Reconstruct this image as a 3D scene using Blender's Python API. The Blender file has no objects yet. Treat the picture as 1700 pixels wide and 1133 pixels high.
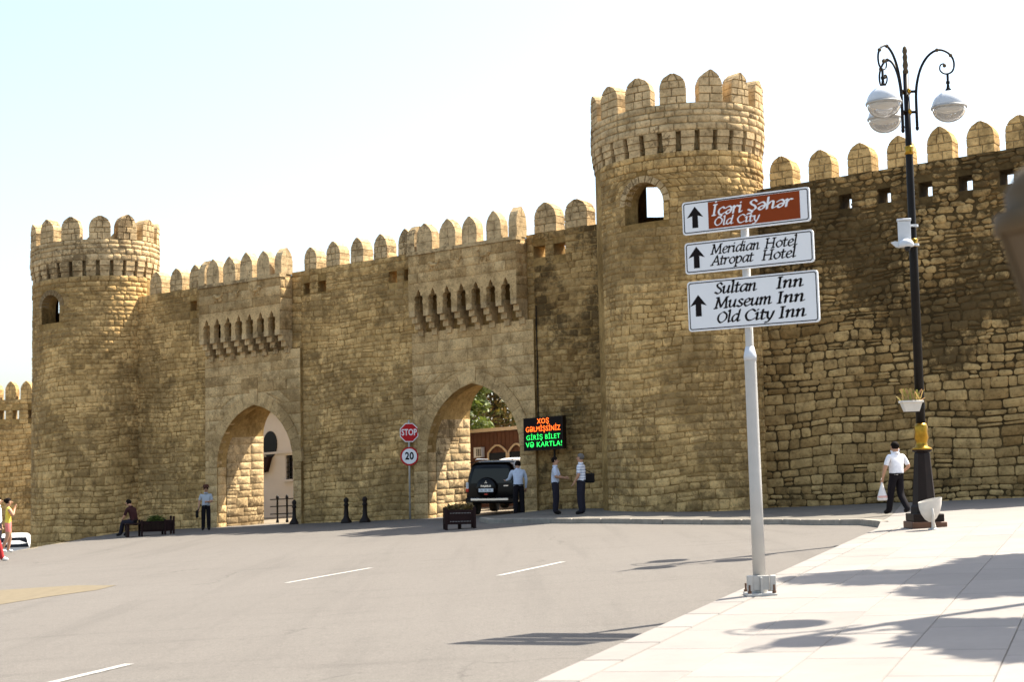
import bpy, bmesh, math, random
import numpy as np
from mathutils import Vector, Matrix
R = math.radians
rnd = random.Random(7)
sc = bpy.context.scene
COL = sc.collection

# ------------------------------------------------------------------ camera, sky, sun, exposure
F, CX, CY = 2408.0, 850.0, 566.5            # focal length and centre in photo pixels (1700 x 1133)
PITCH, ROLL, EYE = math.atan(198.5 / F), 0.02, 1.75
cp, sp, cr, sr = math.cos(PITCH), math.sin(PITCH), math.cos(ROLL), math.sin(ROLL)
FW = np.array([0, cp, sp]); R0 = np.array([1.0, 0, 0]); U0 = np.array([0, -sp, cp])
RT = R0 * cr - U0 * sr; UP = U0 * cr + R0 * sr
CAM = np.array([0, 0, EYE])
cam = bpy.data.cameras.new('camera'); camo = bpy.data.objects.new('camera', cam); COL.objects.link(camo)
camo.matrix_world = Matrix(((RT[0], UP[0], -FW[0], 0), (RT[1], UP[1], -FW[1], 0), (RT[2], UP[2], -FW[2], EYE), (0, 0, 0, 1)))
cam.sensor_width = 36; cam.lens = F / 1700 * 36; cam.clip_start = 0.1; cam.clip_end = 6000
cam.dof.use_dof = True; cam.dof.focus_distance = 26; cam.dof.aperture_fstop = 2.8
sc.camera = camo
SUN_EL = R(57); SUN_H = np.array([0.88, 0.475]); SUN_H = SUN_H / np.linalg.norm(SUN_H)   # horizontal direction towards the sun
w = bpy.data.worlds.new('World'); sc.world = w; w.use_nodes = True
nt = w.node_tree; bg = nt.nodes['Background']; sky = nt.nodes.new('ShaderNodeTexSky')
sky.sky_type = 'NISHITA'; sky.sun_disc = False; sky.sun_elevation = SUN_EL
sky.sun_rotation = math.atan2(SUN_H[0], SUN_H[1]); sky.dust_density = 2.6; sky.air_density = 1.0; sky.ozone_density = 1.0
hs_ = nt.nodes.new('ShaderNodeHueSaturation'); hs_.inputs['Saturation'].default_value = 0.84; hs_.inputs['Hue'].default_value = 0.488
nt.links.new(sky.outputs[0], hs_.inputs['Color']); nt.links.new(hs_.outputs[0], bg.inputs[0]); bg.inputs[1].default_value = 0.108
sl = bpy.data.lights.new('sun', 'SUN'); sl.energy = 5.0; sl.angle = R(0.53); sl.color = (1.0, 0.93, 0.80)
so = bpy.data.objects.new('sun', sl); COL.objects.link(so)
sd = Vector((SUN_H[0] * math.cos(SUN_EL), SUN_H[1] * math.cos(SUN_EL), math.sin(SUN_EL)))
so.rotation_euler = sd.to_track_quat('Z', 'Y').to_euler(); so.location = (30, 20, 40)
sc.view_settings.view_transform = 'Standard'; sc.view_settings.look = 'None'
sc.view_settings.exposure = 1.55; sc.view_settings.gamma = 1.0; sc.view_settings.use_curve_mapping = False

# ------------------------------------------------------------------ terrain shape and pixel helpers
GA, GB = 0.0443, -0.0016
def sst(t):
    t = min(1.0, max(0.0, t)); return t * t * (3 - 2 * t)
def gp(x, y):                                # plane the masonry follows
    return GA * max(-45, min(40, x)) + GB * max(-20, min(120, y))
def g(x, y):                                 # street level
    return gp(x, y) - 0.25 * sst((x - 1) / 7) * sst((y - 26) / 12) - min(2.2, 0.25 * max(0, -16 - x))
def ray(x, y): return FW + RT * (x - CX) / F - UP * (y - CY) / F
def ground(x, y, h=0.0):                     # photo pixel -> point on the street (or h above it)
    d = ray(x, y); f = lambda t: EYE + t * d[2] - g(t * d[0], t * d[1]) - h
    t = 3.0
    while f(t) > 0 and t < 150: t += 0.5
    lo, hi = t - 0.5, t
    for _ in range(30):
        m_ = (lo + hi) / 2; lo, hi = (m_, hi) if f(m_) > 0 else (lo, m_)
    return Vector((lo * d[0], lo * d[1], g(lo * d[0], lo * d[1]) + h))
P0 = np.array([1.385, 48.48]); PHI = -0.5508
DD = np.array([math.cos(PHI), math.sin(PHI)]); NN = np.array([math.sin(PHI), -math.cos(PHI)])   # along the wall, and out of it to the street
def W(s, off, h):
    x = P0[0] + s * DD[0] + off * NN[0]; y = P0[1] + s * DD[1] + off * NN[1]
    return (x, y, gp(x, y) + h)
def on_wall(x, y, off=0.0):                  # photo pixel -> (s, height) on the wall's face
    d = ray(x, y); q = P0 + off * NN
    t = (q @ NN) / (d[:2] @ NN); P = CAM + t * d
    return float((P[:2] - P0) @ DD), float(P[2] - gp(P[0], P[1]))

# ------------------------------------------------------------------ materials
def newmat(name):
    m = bpy.data.materials.new(name); m.use_nodes = True
    return m, m.node_tree, m.node_tree.nodes['Principled BSDF']
def N(nt, t, **kw):
    n = nt.nodes.new(t)
    for k, v in kw.items(): setattr(n, k, v)
    return n
def ramp(nt, src, stops):
    r = N(nt, 'ShaderNodeValToRGB'); e = r.color_ramp.elements
    while len(e) < len(stops): e.new(0.5)
    for el, (p, c) in zip(e, stops):
        el.position = p; el.color = (c if isinstance(c, tuple) else (c, c, c)) + (1,)
    nt.links.new(src, r.inputs[0]); return r.outputs[0]
def mixc(nt, fac, a, b, mode='MIX'):
    m = N(nt, 'ShaderNodeMix', data_type='RGBA', blend_type=mode)
    for sock, v in ((m.inputs[0], fac), (m.inputs[6], a), (m.inputs[7], b)):
        if isinstance(v, (int, float)): sock.default_value = v
        elif isinstance(v, tuple): sock.default_value = v + (1,)
        else: nt.links.new(v, sock)
    return m.outputs[2]
def noise(nt, vec, scale, detail=6, rough=0.6, out=0):
    n = N(nt, 'ShaderNodeTexNoise'); n.inputs['Scale'].default_value = scale
    n.inputs['Detail'].default_value = detail; n.inputs['Roughness'].default_value = rough
    nt.links.new(vec, n.inputs['Vector']); return n.outputs[out]
def posvec(nt, scale=None):
    gm = N(nt, 'ShaderNodeNewGeometry'); v = gm.outputs['Position']
    if scale:
        mp = N(nt, 'ShaderNodeMapping'); mp.inputs['Scale'].default_value = scale
        nt.links.new(v, mp.inputs[0]); v = mp.outputs[0]
    return v
def bump(nt, b, h, strength, dist):
    n = N(nt, 'ShaderNodeBump'); n.inputs['Strength'].default_value = strength; n.inputs['Distance'].default_value = dist
    nt.links.new(h, n.inputs['Height']); nt.links.new(n.outputs[0], b.inputs['Normal'])
def stone_mat(name, light, dark, crust, crust_lo=0.58, crust_hi=0.80, crust_amt=0.46, bstr=0.9, fine=9.0):
    m, nt, b = newmat(name); v = posvec(nt)
    at = N(nt, 'ShaderNodeAttribute', attribute_name='tone')
    base = mixc(nt, at.outputs['Fac'], dark, light)
    n1 = noise(nt, v, 2.3, 5, 0.6); base = mixc(nt, 0.75, base, ramp(nt, n1, [(0.28, (0.40, 0.37, 0.32)), (0.5, (0.98, 0.97, 0.95)), (0.74, (1.38, 1.36, 1.30))]), 'MULTIPLY')
    n2 = noise(nt, v, fine, 8, 0.72); base = mixc(nt, 0.8, base, ramp(nt, n2, [(0.32, (0.34, 0.30, 0.25)), (0.47, (0.92, 0.91, 0.90)), (0.74, (1.30, 1.30, 1.28))]), 'MULTIPLY')
    # black weathering crust with a ragged shape of its own
    c1 = noise(nt, v, 0.42, 4, 0.55); c2 = noise(nt, v, 5.0, 8, 0.75)
    ad = N(nt, 'ShaderNodeMath', operation='MULTIPLY_ADD'); nt.links.new(c2, ad.inputs[0]); ad.inputs[1].default_value = 0.75
    nt.links.new(c1, ad.inputs[2])
    at2 = N(nt, 'ShaderNodeAttribute', attribute_name='crust')
    a3 = N(nt, 'ShaderNodeMath', operation='MULTIPLY_ADD'); nt.links.new(at2.outputs['Fac'], a3.inputs[0]); a3.inputs[1].default_value = 0.45
    nt.links.new(ad.outputs[0], a3.inputs[2])
    f = ramp(nt, a3.outputs[0], [(min(.99, crust_lo + 0.36), 0.0), (min(1.0, crust_hi + 0.40), crust_amt)])
    base = mixc(nt, f, base, crust)
    # small pits
    vo = N(nt, 'ShaderNodeTexVoronoi'); vo.inputs['Scale'].default_value = 11; nt.links.new(v, vo.inputs['Vector'])
    pit = ramp(nt, vo.outputs['Distance'], [(0.07, 0.35), (0.19, 1.0)])
    base = mixc(nt, 0.55, base, pit, 'MULTIPLY')
    nt.links.new(base, b.inputs['Base Color']); b.inputs['Roughness'].default_value = 0.95
    b.inputs['Specular IOR Level'].default_value = 0.15
    hh = mixc(nt, 0.5, n2, pit); bump(nt, b, hh, bstr, 0.05)
    return m
def plain(name, col, rough=0.6, metal=0.0, spec=0.5, var=0.0, vs=8.0, bstr=0.0):
    m, nt, b = newmat(name)
    b.inputs['Roughness'].default_value = rough; b.inputs['Metallic'].default_value = metal; b.inputs['Specular IOR Level'].default_value = spec
    v = posvec(nt); n1 = noise(nt, v, vs, 5, 0.6)
    c = mixc(nt, 1.0, tuple(col), ramp(nt, n1, [(0.25, 1 - var), (0.75, 1 + var)]), 'MULTIPLY')
    nt.links.new(c, b.inputs['Base Color'])
    if bstr: bump(nt, b, noise(nt, v, vs * 4, 6, 0.7), bstr, 0.01)
    return m
M = {}
OCH_L, OCH_D = (0.63, 0.425, 0.186), (0.37, 0.239, 0.095)
M['stone'] = stone_mat('weathered ochre limestone', OCH_L, OCH_D, (0.085, 0.055, 0.024))
M['ashlar'] = stone_mat('smooth ochre ashlar', (0.60, 0.430, 0.222), (0.38, 0.252, 0.115), (0.13, 0.085, 0.034), 0.66, 0.84, 0.4, 0.35, 16.0)
M['stone_brown'] = stone_mat('brown crusted limestone', (0.49, 0.332, 0.145), (0.235, 0.142, 0.053), (0.078, 0.050, 0.021), 0.50, 0.68, 0.88, 1.0)
M['pale'] = stone_mat('pale parapet limestone', (0.57, 0.424, 0.240), (0.37, 0.262, 0.134), (0.12, 0.08, 0.04), 0.62, 0.76, 0.7, 0.8)
def mortar_mat(name, col, dk):
    m, nt, b = newmat(name); v = posvec(nt)
    n2 = noise(nt, v, 7, 8, 0.7); n1 = noise(nt, v, 0.7, 4, 0.6)
    c = mixc(nt, ramp(nt, n1, [(0.4, 0.0), (0.6, 1.0)]), col, dk)
    c = mixc(nt, 0.8, c, ramp(nt, n2, [(0.3, 0.5), (0.7, 1.3)]), 'MULTIPLY')
    nt.links.new(c, b.inputs['Base Color']); b.inputs['Roughness'].default_value = 1; b.inputs['Specular IOR Level'].default_value = 0.1
    bump(nt, b, n2, 0.9, 0.05); return m
M['mortar'] = mortar_mat('ochre mortar', (0.40, 0.262, 0.102), (0.22, 0.136, 0.048))
M['mortar_dark'] = mortar_mat('dark mortar', (0.115, 0.075, 0.031), (0.052, 0.034, 0.014))
M['mortar_pale'] = mortar_mat('pale mortar', (0.42, 0.32, 0.18), (0.27, 0.20, 0.10))
M['white_wall'] = plain('white render', (0.52, 0.50, 0.47), 0.9, var=0.08, vs=1.2)
def asphalt():
    m, nt, b = newmat('worn asphalt'); v = posvec(nt)
    big = noise(nt, v, 0.11, 4, 0.5); mid = noise(nt, posvec(nt, (0.35, 1.6, 1)), 1.1, 5, 0.65); fine = noise(nt, v, 55, 3, 0.8)
    c = mixc(nt, big, (0.110, 0.098, 0.086), (0.130, 0.117, 0.104))
    c = mixc(nt, 0.6, c, ramp(nt, mid, [(0.26, 0.72), (0.42, 0.98), (0.75, 1.06)]), 'MULTIPLY')
    c = mixc(nt, 0.9, c, ramp(nt, fine, [(0.25, 0.58), (0.5, 1.0), (0.8, 1.42)]), 'MULTIPLY')
    sp2 = noise(nt, v, 14, 4, 0.8); c = mixc(nt, 0.8, c, ramp(nt, sp2, [(0.27, 0.72), (0.45, 1.0), (0.75, 1.12)]), 'MULTIPLY')
    mp = N(nt, 'ShaderNodeMapping'); mp.inputs['Rotation'].default_value = (0, 0, R(-24)); mp.inputs['Scale'].default_value = (1.6, .09, 1)
    nt.links.new(v, mp.inputs[0]); ty = noise(nt, mp.outputs[0], 1.0, 4, 0.6); c = mixc(nt, 0.45, c, ramp(nt, ty, [(0.33, 0.80), (0.46, 1.0), (0.68, 1.05)]), 'MULTIPLY')
    st = noise(nt, v, 0.75, 6, 0.7); c = mixc(nt, 0.9, c, ramp(nt, st, [(0.26, 0.62), (0.33, 1.0)]), 'MULTIPLY')
    wv = N(nt, 'ShaderNodeVectorMath', operation='ADD'); wn = noise(nt, v, 0.9, 4, 0.6, 1); nt.links.new(v, wv.inputs[0]); nt.links.new(wn, wv.inputs[1])
    vo = N(nt, 'ShaderNodeTexVoronoi', feature='DISTANCE_TO_EDGE'); vo.inputs['Scale'].default_value = 0.22; nt.links.new(wv.outputs[0], vo.inputs['Vector'])
    ck = ramp(nt, vo.outputs['Distance'], [(0.0015, 0.55), (0.005, 1.0)]); c = mixc(nt, ramp(nt, noise(nt, v, .3, 3, .5), [(.5, 0.0), (.62, 0.75)]), c, mixc(nt, 1.0, c, ck, 'MULTIPLY'))
    nt.links.new(c, b.inputs['Base Color']); b.inputs['Roughness'].default_value = 0.92; b.inputs['Specular IOR Level'].default_value = 0.25
    bump(nt, b, fine, 0.5, 0.01); return m
M['asphalt'] = asphalt()
M['earth'] = plain('dusty paving', (0.20, 0.165, 0.12), 0.95, spec=0.1, var=0.25, vs=3.0, bstr=0.5)
def slab_mat():
    m, nt, b = newmat('pale limestone slab'); v = posvec(nt); oi = N(nt, 'ShaderNodeObjectInfo')
    c = mixc(nt, oi.outputs['Random'], (0.205, 0.188, 0.172), (0.232, 0.213, 0.196))
    c = mixc(nt, 0.8, c, ramp(nt, noise(nt, v, 1.4, 6, 0.65), [(0.3, (0.86, 0.84, 0.84)), (0.7, (1.07, 1.05, 1.02))]), 'MULTIPLY')
    c = mixc(nt, 0.6, c, ramp(nt, noise(nt, posvec(nt, (1, 5, 1)), 9, 6, 0.75), [(0.28, 0.80), (0.5, 1.0), (0.8, 1.06)]), 'MULTIPLY')
    nt.links.new(c, b.inputs['Base Color']); b.inputs['Roughness'].default_value = 0.7; b.inputs['Specular IOR Level'].default_value = 0.3
    bump(nt, b, noise(nt, v, 40, 4, 0.7), 0.15, 0.01); return m
M['slab'] = slab_mat()
M['kerb'] = plain('grey kerb stone', (0.27, 0.24, 0.20), 0.9, spec=0.2, var=0.25, vs=4, bstr=0.4)
M['grout'] = plain('grey joint sand', (0.13, 0.115, 0.10), 1.0, spec=0.1, var=0.2)
M['footpath'] = plain('grey footpath asphalt', (0.15, 0.135, 0.115), 0.95, spec=0.15, var=0.22, vs=2.5, bstr=0.5)
M['paint'] = plain('worn white road paint', (0.32, 0.305, 0.28), 0.8, var=0.3, vs=16)
M['ochre_paint'] = plain('sandy patch on road', (0.145, 0.118, 0.078), 0.95, spec=0.2, var=0.14, vs=5)
M['black_iron'] = plain('black painted iron', (0.008, 0.006, 0.005), 0.5, 0.0, 0.18, var=0.3, vs=6)
M['brown_iron'] = plain('brown black iron', (0.014, 0.008, 0.006), 0.5, 0.0, 0.18, var=0.3, vs=5)
M['rust_iron'] = plain('brown cast iron plinth', (0.10, 0.042, 0.018), 0.6, var=0.3, vs=6)
M['gold'] = plain('gilded metal', (0.36, 0.20, 0.025), 0.30, 0.95, 0.5, var=0.35, vs=14)
M['white_metal'] = plain('white enamel', (0.56, 0.58, 0.61), 0.30, var=0.05)
M['grey_metal'] = plain('grey galvanised steel', (0.40, 0.39, 0.37), 0.45, 0.3, 0.5, var=0.12, vs=12)
M['pole_grey'] = plain('pale grey painted pole', (0.46, 0.44, 0.41), 0.40, 0.0, 0.5, var=0.06, vs=6)
M['chrome'] = plain('bright metal', (0.75, 0.72, 0.68), 0.25, 0.9)
M['sign_white'] = plain('white sign sheet', (0.72, 0.73, 0.75), 0.5, var=0.02)
M['sign_black'] = plain('black sign film', (0.008, 0.005, 0.005), 0.6, spec=0.12)
M['sign_brown'] = plain('brown sign film', (0.22, 0.040, 0.008), 0.6, spec=0.12, var=0.04)
M['sign_red'] = plain('red sign film', (0.42, 0.010, 0.013), 0.5, spec=0.15, var=0.05)
M['car_black'] = plain('black car paint', (0.003, 0.002, 0.002), 0.22, 0.0, 0.2)
M['car_white'] = plain('white car paint', (0.75, 0.75, 0.76), 0.2)
M['dark_glass'] = plain('tinted car glass', (0.004, 0.004, 0.005), 0.08, 0.0, 0.3)
M['rubber'] = plain('tyre rubber', (0.012, 0.011, 0.010), 0.85)
M['tail_red'] = plain('red tail lamp', (0.55, 0.02, 0.012), 0.15)
M['tail_clear'] = plain('clear tail lamp', (0.6, 0.6, 0.6), 0.15)
M['skin'] = plain('skin', (0.42, 0.225, 0.135), 0.6, var=0.08)
M['hair'] = plain('dark hair', (0.008, 0.005, 0.004), 0.8, spec=0.08)
M['grey_hair'] = plain('greying hair', (0.10, 0.09, 0.08), 0.7)
def cloth(n, c): M[n] = plain(n, c, 0.9, spec=0.15, var=0.12, vs=14)
for n, c in (('white cotton', (0.78, 0.77, 0.80)), ('pale blue cotton', (0.50, 0.55, 0.66)), ('blue grey cotton', (0.40, 0.43, 0.47)), ('black trousers', (0.010, 0.008, 0.010)),
             ('navy trousers', (0.020, 0.018, 0.026)), ('dark maroon cotton', (0.040, 0.014, 0.014)), ('yellow cotton', (0.78, 0.62, 0.10)), ('pink cotton', (0.72, 0.22, 0.20)),
             ('black leather', (0.012, 0.010, 0.009)), ('brown felt', (0.075, 0.030, 0.020)), ('red cotton', (0.35, 0.03, 0.03)), ('white leather', (0.7, 0.68, 0.64))): cloth(n, c)
def stripes():
    m, nt, b = newmat('blue striped shirt'); v = N(nt, 'ShaderNodeTexCoord').outputs['Object']
    sx = N(nt, 'ShaderNodeSeparateXYZ'); nt.links.new(v, sx.inputs[0])
    mu = N(nt, 'ShaderNodeMath', operation='MULTIPLY'); nt.links.new(sx.outputs[2], mu.inputs[0]); mu.inputs[1].default_value = 78
    si = N(nt, 'ShaderNodeMath', operation='SINE'); nt.links.new(mu.outputs[0], si.inputs[0])
    nt.links.new(ramp(nt, si.outputs[0], [(0.3, (0.70, 0.72, 0.76)), (0.6, (0.30, 0.34, 0.46))]), b.inputs['Base Color']); b.inputs['Roughness'].default_value = 0.9
    return m
M['striped cotton'] = stripes()
M['dark_wood'] = plain('dark stained wood', (0.020, 0.009, 0.008), 0.7, spec=0.12, var=0.3, vs=9)
M['kiosk_wood'] = plain('red brown timber', (0.085, 0.030, 0.018), 0.6, var=0.25, vs=4)
M['cream_wood'] = plain('cream timber trim', (0.55, 0.44, 0.30), 0.7, var=0.1)
M['soil'] = plain('dry soil', (0.07, 0.05, 0.03), 1.0)
M['bark'] = plain('bark', (0.13, 0.09, 0.06), 0.95, var=0.3, vs=9, bstr=0.6)
def leafmat(name, a, bcol):
    m, nt, b = newmat(name); at = N(nt, 'ShaderNodeAttribute', attribute_name='tone')
    nt.links.new(mixc(nt, at.outputs['Fac'], a, bcol), b.inputs['Base Color']); b.inputs['Roughness'].default_value = 0.55
    tr = N(nt, 'ShaderNodeBsdfTranslucent'); nt.links.new(mixc(nt, at.outputs['Fac'], a, bcol), tr.inputs[0])
    mx = N(nt, 'ShaderNodeMixShader'); mx.inputs[0].default_value = 0.35
    nt.links.new(b.outputs[0], mx.inputs[1]); nt.links.new(tr.outputs[0], mx.inputs[2]); nt.links.new(mx.outputs[0], nt.nodes['Material Output'].inputs[0]); return m
M['leaf'] = leafmat('green leaves', (0.045, 0.075, 0.012), (0.14, 0.17, 0.03))
M['leaf_mixed'] = leafmat('green and orange leaves', (0.05, 0.09, 0.012), (0.22, 0.13, 0.025))
M['leaf_dry'] = leafmat('dry brush', (0.10, 0.07, 0.02), (0.20, 0.14, 0.045))
M['petal'] = leafmat('flower stems', (0.30, 0.32, 0.06), (0.55, 0.30, 0.14))
def glass():
    m, nt, b = newmat('clear lamp bowl'); b.inputs['Base Color'].default_value = (0.9, 0.92, 0.95, 1); b.inputs['Roughness'].default_value = 0.12
    b.inputs['Transmission Weight'].default_value = 0.75; b.inputs['IOR'].default_value = 1.1; return m
M['glass'] = glass()
M['lamp_inner'] = plain('beige lamp reflector', (0.48, 0.42, 0.32), 0.6)
def emit(name, col, s):
    m, nt, b = newmat(name); b.inputs['Base Color'].default_value = tuple(c * 0.3 for c in col) + (1,)
    b.inputs['Emission Color'].default_value = col + (1,); b.inputs['Emission Strength'].default_value = s; return m
M['led_orange'] = emit('orange lit diodes', (1.0, 0.13, 0.01), 1.3)
M['led_green'] = emit('green lit diodes', (0.02, 0.9, 0.12), 0.75)
M['lantern_glass'] = plain('amber lantern pane', (0.085, 0.052, 0.022), 0.6)
M['lantern_iron'] = plain('brown lantern iron', (0.095, 0.066, 0.036), 0.75, spec=0.2, var=0.2)
M['plastic_bag'] = plain('white plastic', (0.70, 0.66, 0.63), 0.5, var=0.1, vs=10)
M['bag_pink'] = plain('pink tinted plastic', (0.66, 0.36, 0.30), 0.5)
M['fabric_white'] = plain('off white cover', (0.62, 0.58, 0.52), 0.7, var=0.1)

# ------------------------------------------------------------------ object helpers
def obj(name, verts, faces, mat, parent=None, smooth=False, tone=None, crust=None, mats=None, midx=None, loc=None):
    me = bpy.data.meshes.new(name); me.from_pydata([tuple(v) for v in verts], [], faces)
    for m_ in (mats or [mat]): me.materials.append(M[m_] if isinstance(m_, str) else m_)
    if smooth: me.polygons.foreach_set('use_smooth', [True] * len(me.polygons))
    if midx is not None: me.polygons.foreach_set('material_index', midx)
    for nm, val in (('tone', tone), ('crust', crust)):
        if val is not None:
            a = me.attributes.new(nm, 'FLOAT', 'POINT')
            a.data.foreach_set('value', list(val) if hasattr(val, '__len__') else [val] * len(verts))
    o = bpy.data.objects.new(name, me); COL.objects.link(o)
    if parent is not None: o.parent = parent
    if loc is not None: o.location = loc
    return o
def tag(o, label=None, cat=None, group=None, kind=None):
    if label: o['label'] = label
    if cat: o['category'] = cat
    if group: o['group'] = group
    if kind: o['kind'] = kind
    return o
def empty(name, loc=(0, 0, 0), rz=0.0, label=None, cat=None, group=None):
    o = bpy.data.objects.new(name, None); COL.objects.link(o); o.location = loc; o.rotation_euler = (0, 0, rz)
    o.empty_display_size = 0.2
    return tag(o, label, cat, group)
def copy_tree(o, parent=None):
    c = o.copy(); COL.objects.link(c); c.parent = parent
    for ch in list(o.children): copy_tree(ch, c)
    return c
class MB:
    """collects geometry for one mesh"""
    def __init__(s): s.v = []; s.f = []; s.mi = []; s.cur = 0
    def add(s, verts, faces):
        b = len(s.v); s.v += [tuple(v) for v in verts]; s.f += [tuple(i + b for i in f) for f in faces]; s.mi += [s.cur] * len(faces); return s
    def box(s, x0, x1, y0, y1, z0, z1, T=None):
        vs = [(x, y, z) for z in (z0, z1) for y in (y0, y1) for x in (x0, x1)]
        if T: vs = [T(*v) for v in vs]
        return s.add(vs, [(0, 2, 3, 1), (4, 5, 7, 6), (0, 1, 5, 4), (2, 6, 7, 3), (0, 4, 6, 2), (1, 3, 7, 5)])
    def bbox(s, x0, x1, y0, y1, z0, z1, b=0.01):   # bevelled box
        bm = bmesh.new(); bmesh.ops.create_cube(bm, size=1)
        for v in bm.verts: v.co = ((x0 + x1) / 2 + v.co.x * (x1 - x0), (y0 + y1) / 2 + v.co.y * (y1 - y0), (z0 + z1) / 2 + v.co.z * (z1 - z0))
        bmesh.ops.bevel(bm, geom=bm.edges[:], offset=b, segments=1, affect='EDGES')
        bm.verts.index_update(); s.add([v.co[:] for v in bm.verts], [tuple(v.index for v in f.verts) for f in bm.faces]); bm.free(); return s
    def lathe(s, prof, n=16, c=(0, 0), caps=True):
        b = [(c[0] + r * math.cos(2 * math.pi * i / n), c[1] + r * math.sin(2 * math.pi * i / n), z) for r, z in prof for i in range(n)]
        f = [(k * n + i, k * n + (i + 1) % n, (k + 1) * n + (i + 1) % n, (k + 1) * n + i) for k in range(len(prof) - 1) for i in range(n)]
        if caps: f += [tuple(range(n))[::-1], tuple((len(prof) - 1) * n + i for i in range(n))]
        return s.add(b, f)
    def tube(s, pts, r, n=8, caps=True):
        pts = [Vector(p) for p in pts]; rs = r if hasattr(r, '__len__') else [r] * len(pts)
        vs = []; up = Vector((0, 0, 1))
        for i, p in enumerate(pts):
            t = (pts[min(i + 1, len(pts) - 1)] - pts[max(i - 1, 0)]).normalized()
            a = t.cross(up if abs(t.z) < 0.95 else Vector((0, 1, 0))).normalized()
            if i and a.dot(pa) < 0: a = -a
            pa = a; b_ = t.cross(a)
            vs += [p + rs[i] * (a * math.cos(2 * math.pi * k / n) + b_ * math.sin(2 * math.pi * k / n)) for k in range(n)]
        f = [(k * n + i, k * n + (i + 1) % n, (k + 1) * n + (i + 1) % n, (k + 1) * n + i) for k in range(len(pts) - 1) for i in range(n)]
        if caps: f += [tuple(range(n))[::-1], tuple((len(pts) - 1) * n + i for i in range(n))]
        return s.add(vs, f)
    def ell(s, c, r, n=12, m=8, T=None):
        vs = [(c[0] + r[0] * math.sin(math.pi * j / m) * math.cos(2 * math.pi * i / n), c[1] + r[1] * math.sin(math.pi * j / m) * math.sin(2 * math.pi * i / n), c[2] + r[2] * math.cos(math.pi * j / m)) for j in range(m + 1) for i in range(n)]
        if T: vs = [T(*v) for v in vs]
        return s.add(vs, [(j * n + i, (j + 1) * n + i, (j + 1) * n + (i + 1) % n, j * n + (i + 1) % n) for j in range(m) for i in range(n)])
    def prism(s, poly, d0, d1, T):             # polygon (a,b) swept from depth d0 to d1, T(a,b,d) -> point
        n = len(poly); vs = [T(a, b, d0) for a, b in poly] + [T(a, b, d1) for a, b in poly]
        return s.add(vs, [tuple(range(n))[::-1], tuple(range(n, 2 * n))] + [(i, (i + 1) % n, n + (i + 1) % n, n + i) for i in range(n)])
    def build(s, name, mat, parent=None, smooth=False, mats=None, **kw):
        return obj(name, s.v, s.f, mat, parent, smooth, mats=mats, midx=s.mi if mats else None, **kw)

# ------------------------------------------------------------------ masonry
def stone_geo(q, mapf, proud, joint, bev, jit, rd, back=-0.08, bulge=0.012):
    """q = four (u,h) corners counter-clockwise from lower left; a dressed block with softened rim: 40 triangles"""
    c = [np.array(p, float) for p in q]; ctr = sum(c) / 4
    out = []
    for i in range(4):
        p, pp, pn = c[i], c[i - 1], c[(i + 1) % 4]
        e1 = pp - p; e2 = pn - p; l1 = np.linalg.norm(e1) + 1e-6; l2 = np.linalg.norm(e2) + 1e-6
        k1 = min(0.3 * l1, bev * 1.6 + rd.random() * jit); k2 = min(0.3 * l2, bev * 1.6 + rd.random() * jit)
        out += [p + e1 / l1 * k1, p + e2 / l2 * k2]
    ring0 = []
    for p in out:
        d = ctr - p; l = np.linalg.norm(d) + 1e-6
        w_, h_ = abs(c[1][0] - c[0][0]) + 1e-6, abs(c[2][1] - c[1][1]) + 1e-6
        ring0.append(p + np.array([math.copysign(min(joint / 2, .2 * w_), d[0]), math.copysign(min(joint / 2, .2 * h_), d[1])]) + np.array([rd.uniform(-1, 1), rd.uniform(-1, 1)]) * jit * 0.35)
    ins = []
    for p in ring0:
        d = ctr - p; ins.append(p + np.array([math.copysign(min(bev, abs(d[0]) * .5), d[0]), math.copysign(min(bev, abs(d[1]) * .5), d[1])]))
    vs = [mapf(p[0], p[1], back) for p in ring0] + [mapf(p[0], p[1], proud - bev * 0.9) for p in ring0]
    tx, ty = rd.uniform(-1, 1) * bulge, rd.uniform(-1, 1) * bulge
    for p in ins:
        vs.append(mapf(p[0], p[1], proud + tx * (p[0] - ctr[0]) * 2 + ty * (p[1] - ctr[1]) * 2 + rd.uniform(-.4, .4) * bulge))
    vs.append(mapf(ctr[0], ctr[1], proud + rd.uniform(0, 1) * bulge))
    f = []
    for i in range(8):
        j = (i + 1) % 8
        f += [(i, j, 8 + j, 8 + i), (8 + i, 8 + j, 16 + j, 16 + i), (16 + i, 16 + j, 24)]
    return vs, f
class Stones:
    """collects the stones of one thing; the 300 that show largest become objects, the rest one joined part"""
    def __init__(s): s.l = []
    def put(s, geo, area, tone, crust, mat): s.l.append((area, geo, tone, crust, mat))
    def build(s, parent, limit=300, name='stone'):
        s.l.sort(key=lambda t: -t[0])
        for a, (v, f), tn, cr_, mt in s.l[:limit]: obj(name, v, f, mt, parent, True, tn, cr_)
        rest = {}
        for a, (v, f), tn, cr_, mt in s.l[limit:]: rest.setdefault(mt, []).append((v, f, tn, cr_))
        for mt, ls in rest.items():
            vs, fs, t_, c_ = [], [], [], []
            for v, f, tn, cr_ in ls:
                b = len(vs); vs += v; fs += [tuple(i + b for i in q) for q in f]; t_ += [tn] * len(v); c_ += [cr_] * len(v)
            tag(obj('rubble_facing', vs, fs, mt, parent, True, t_, c_), kind='stuff')
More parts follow.
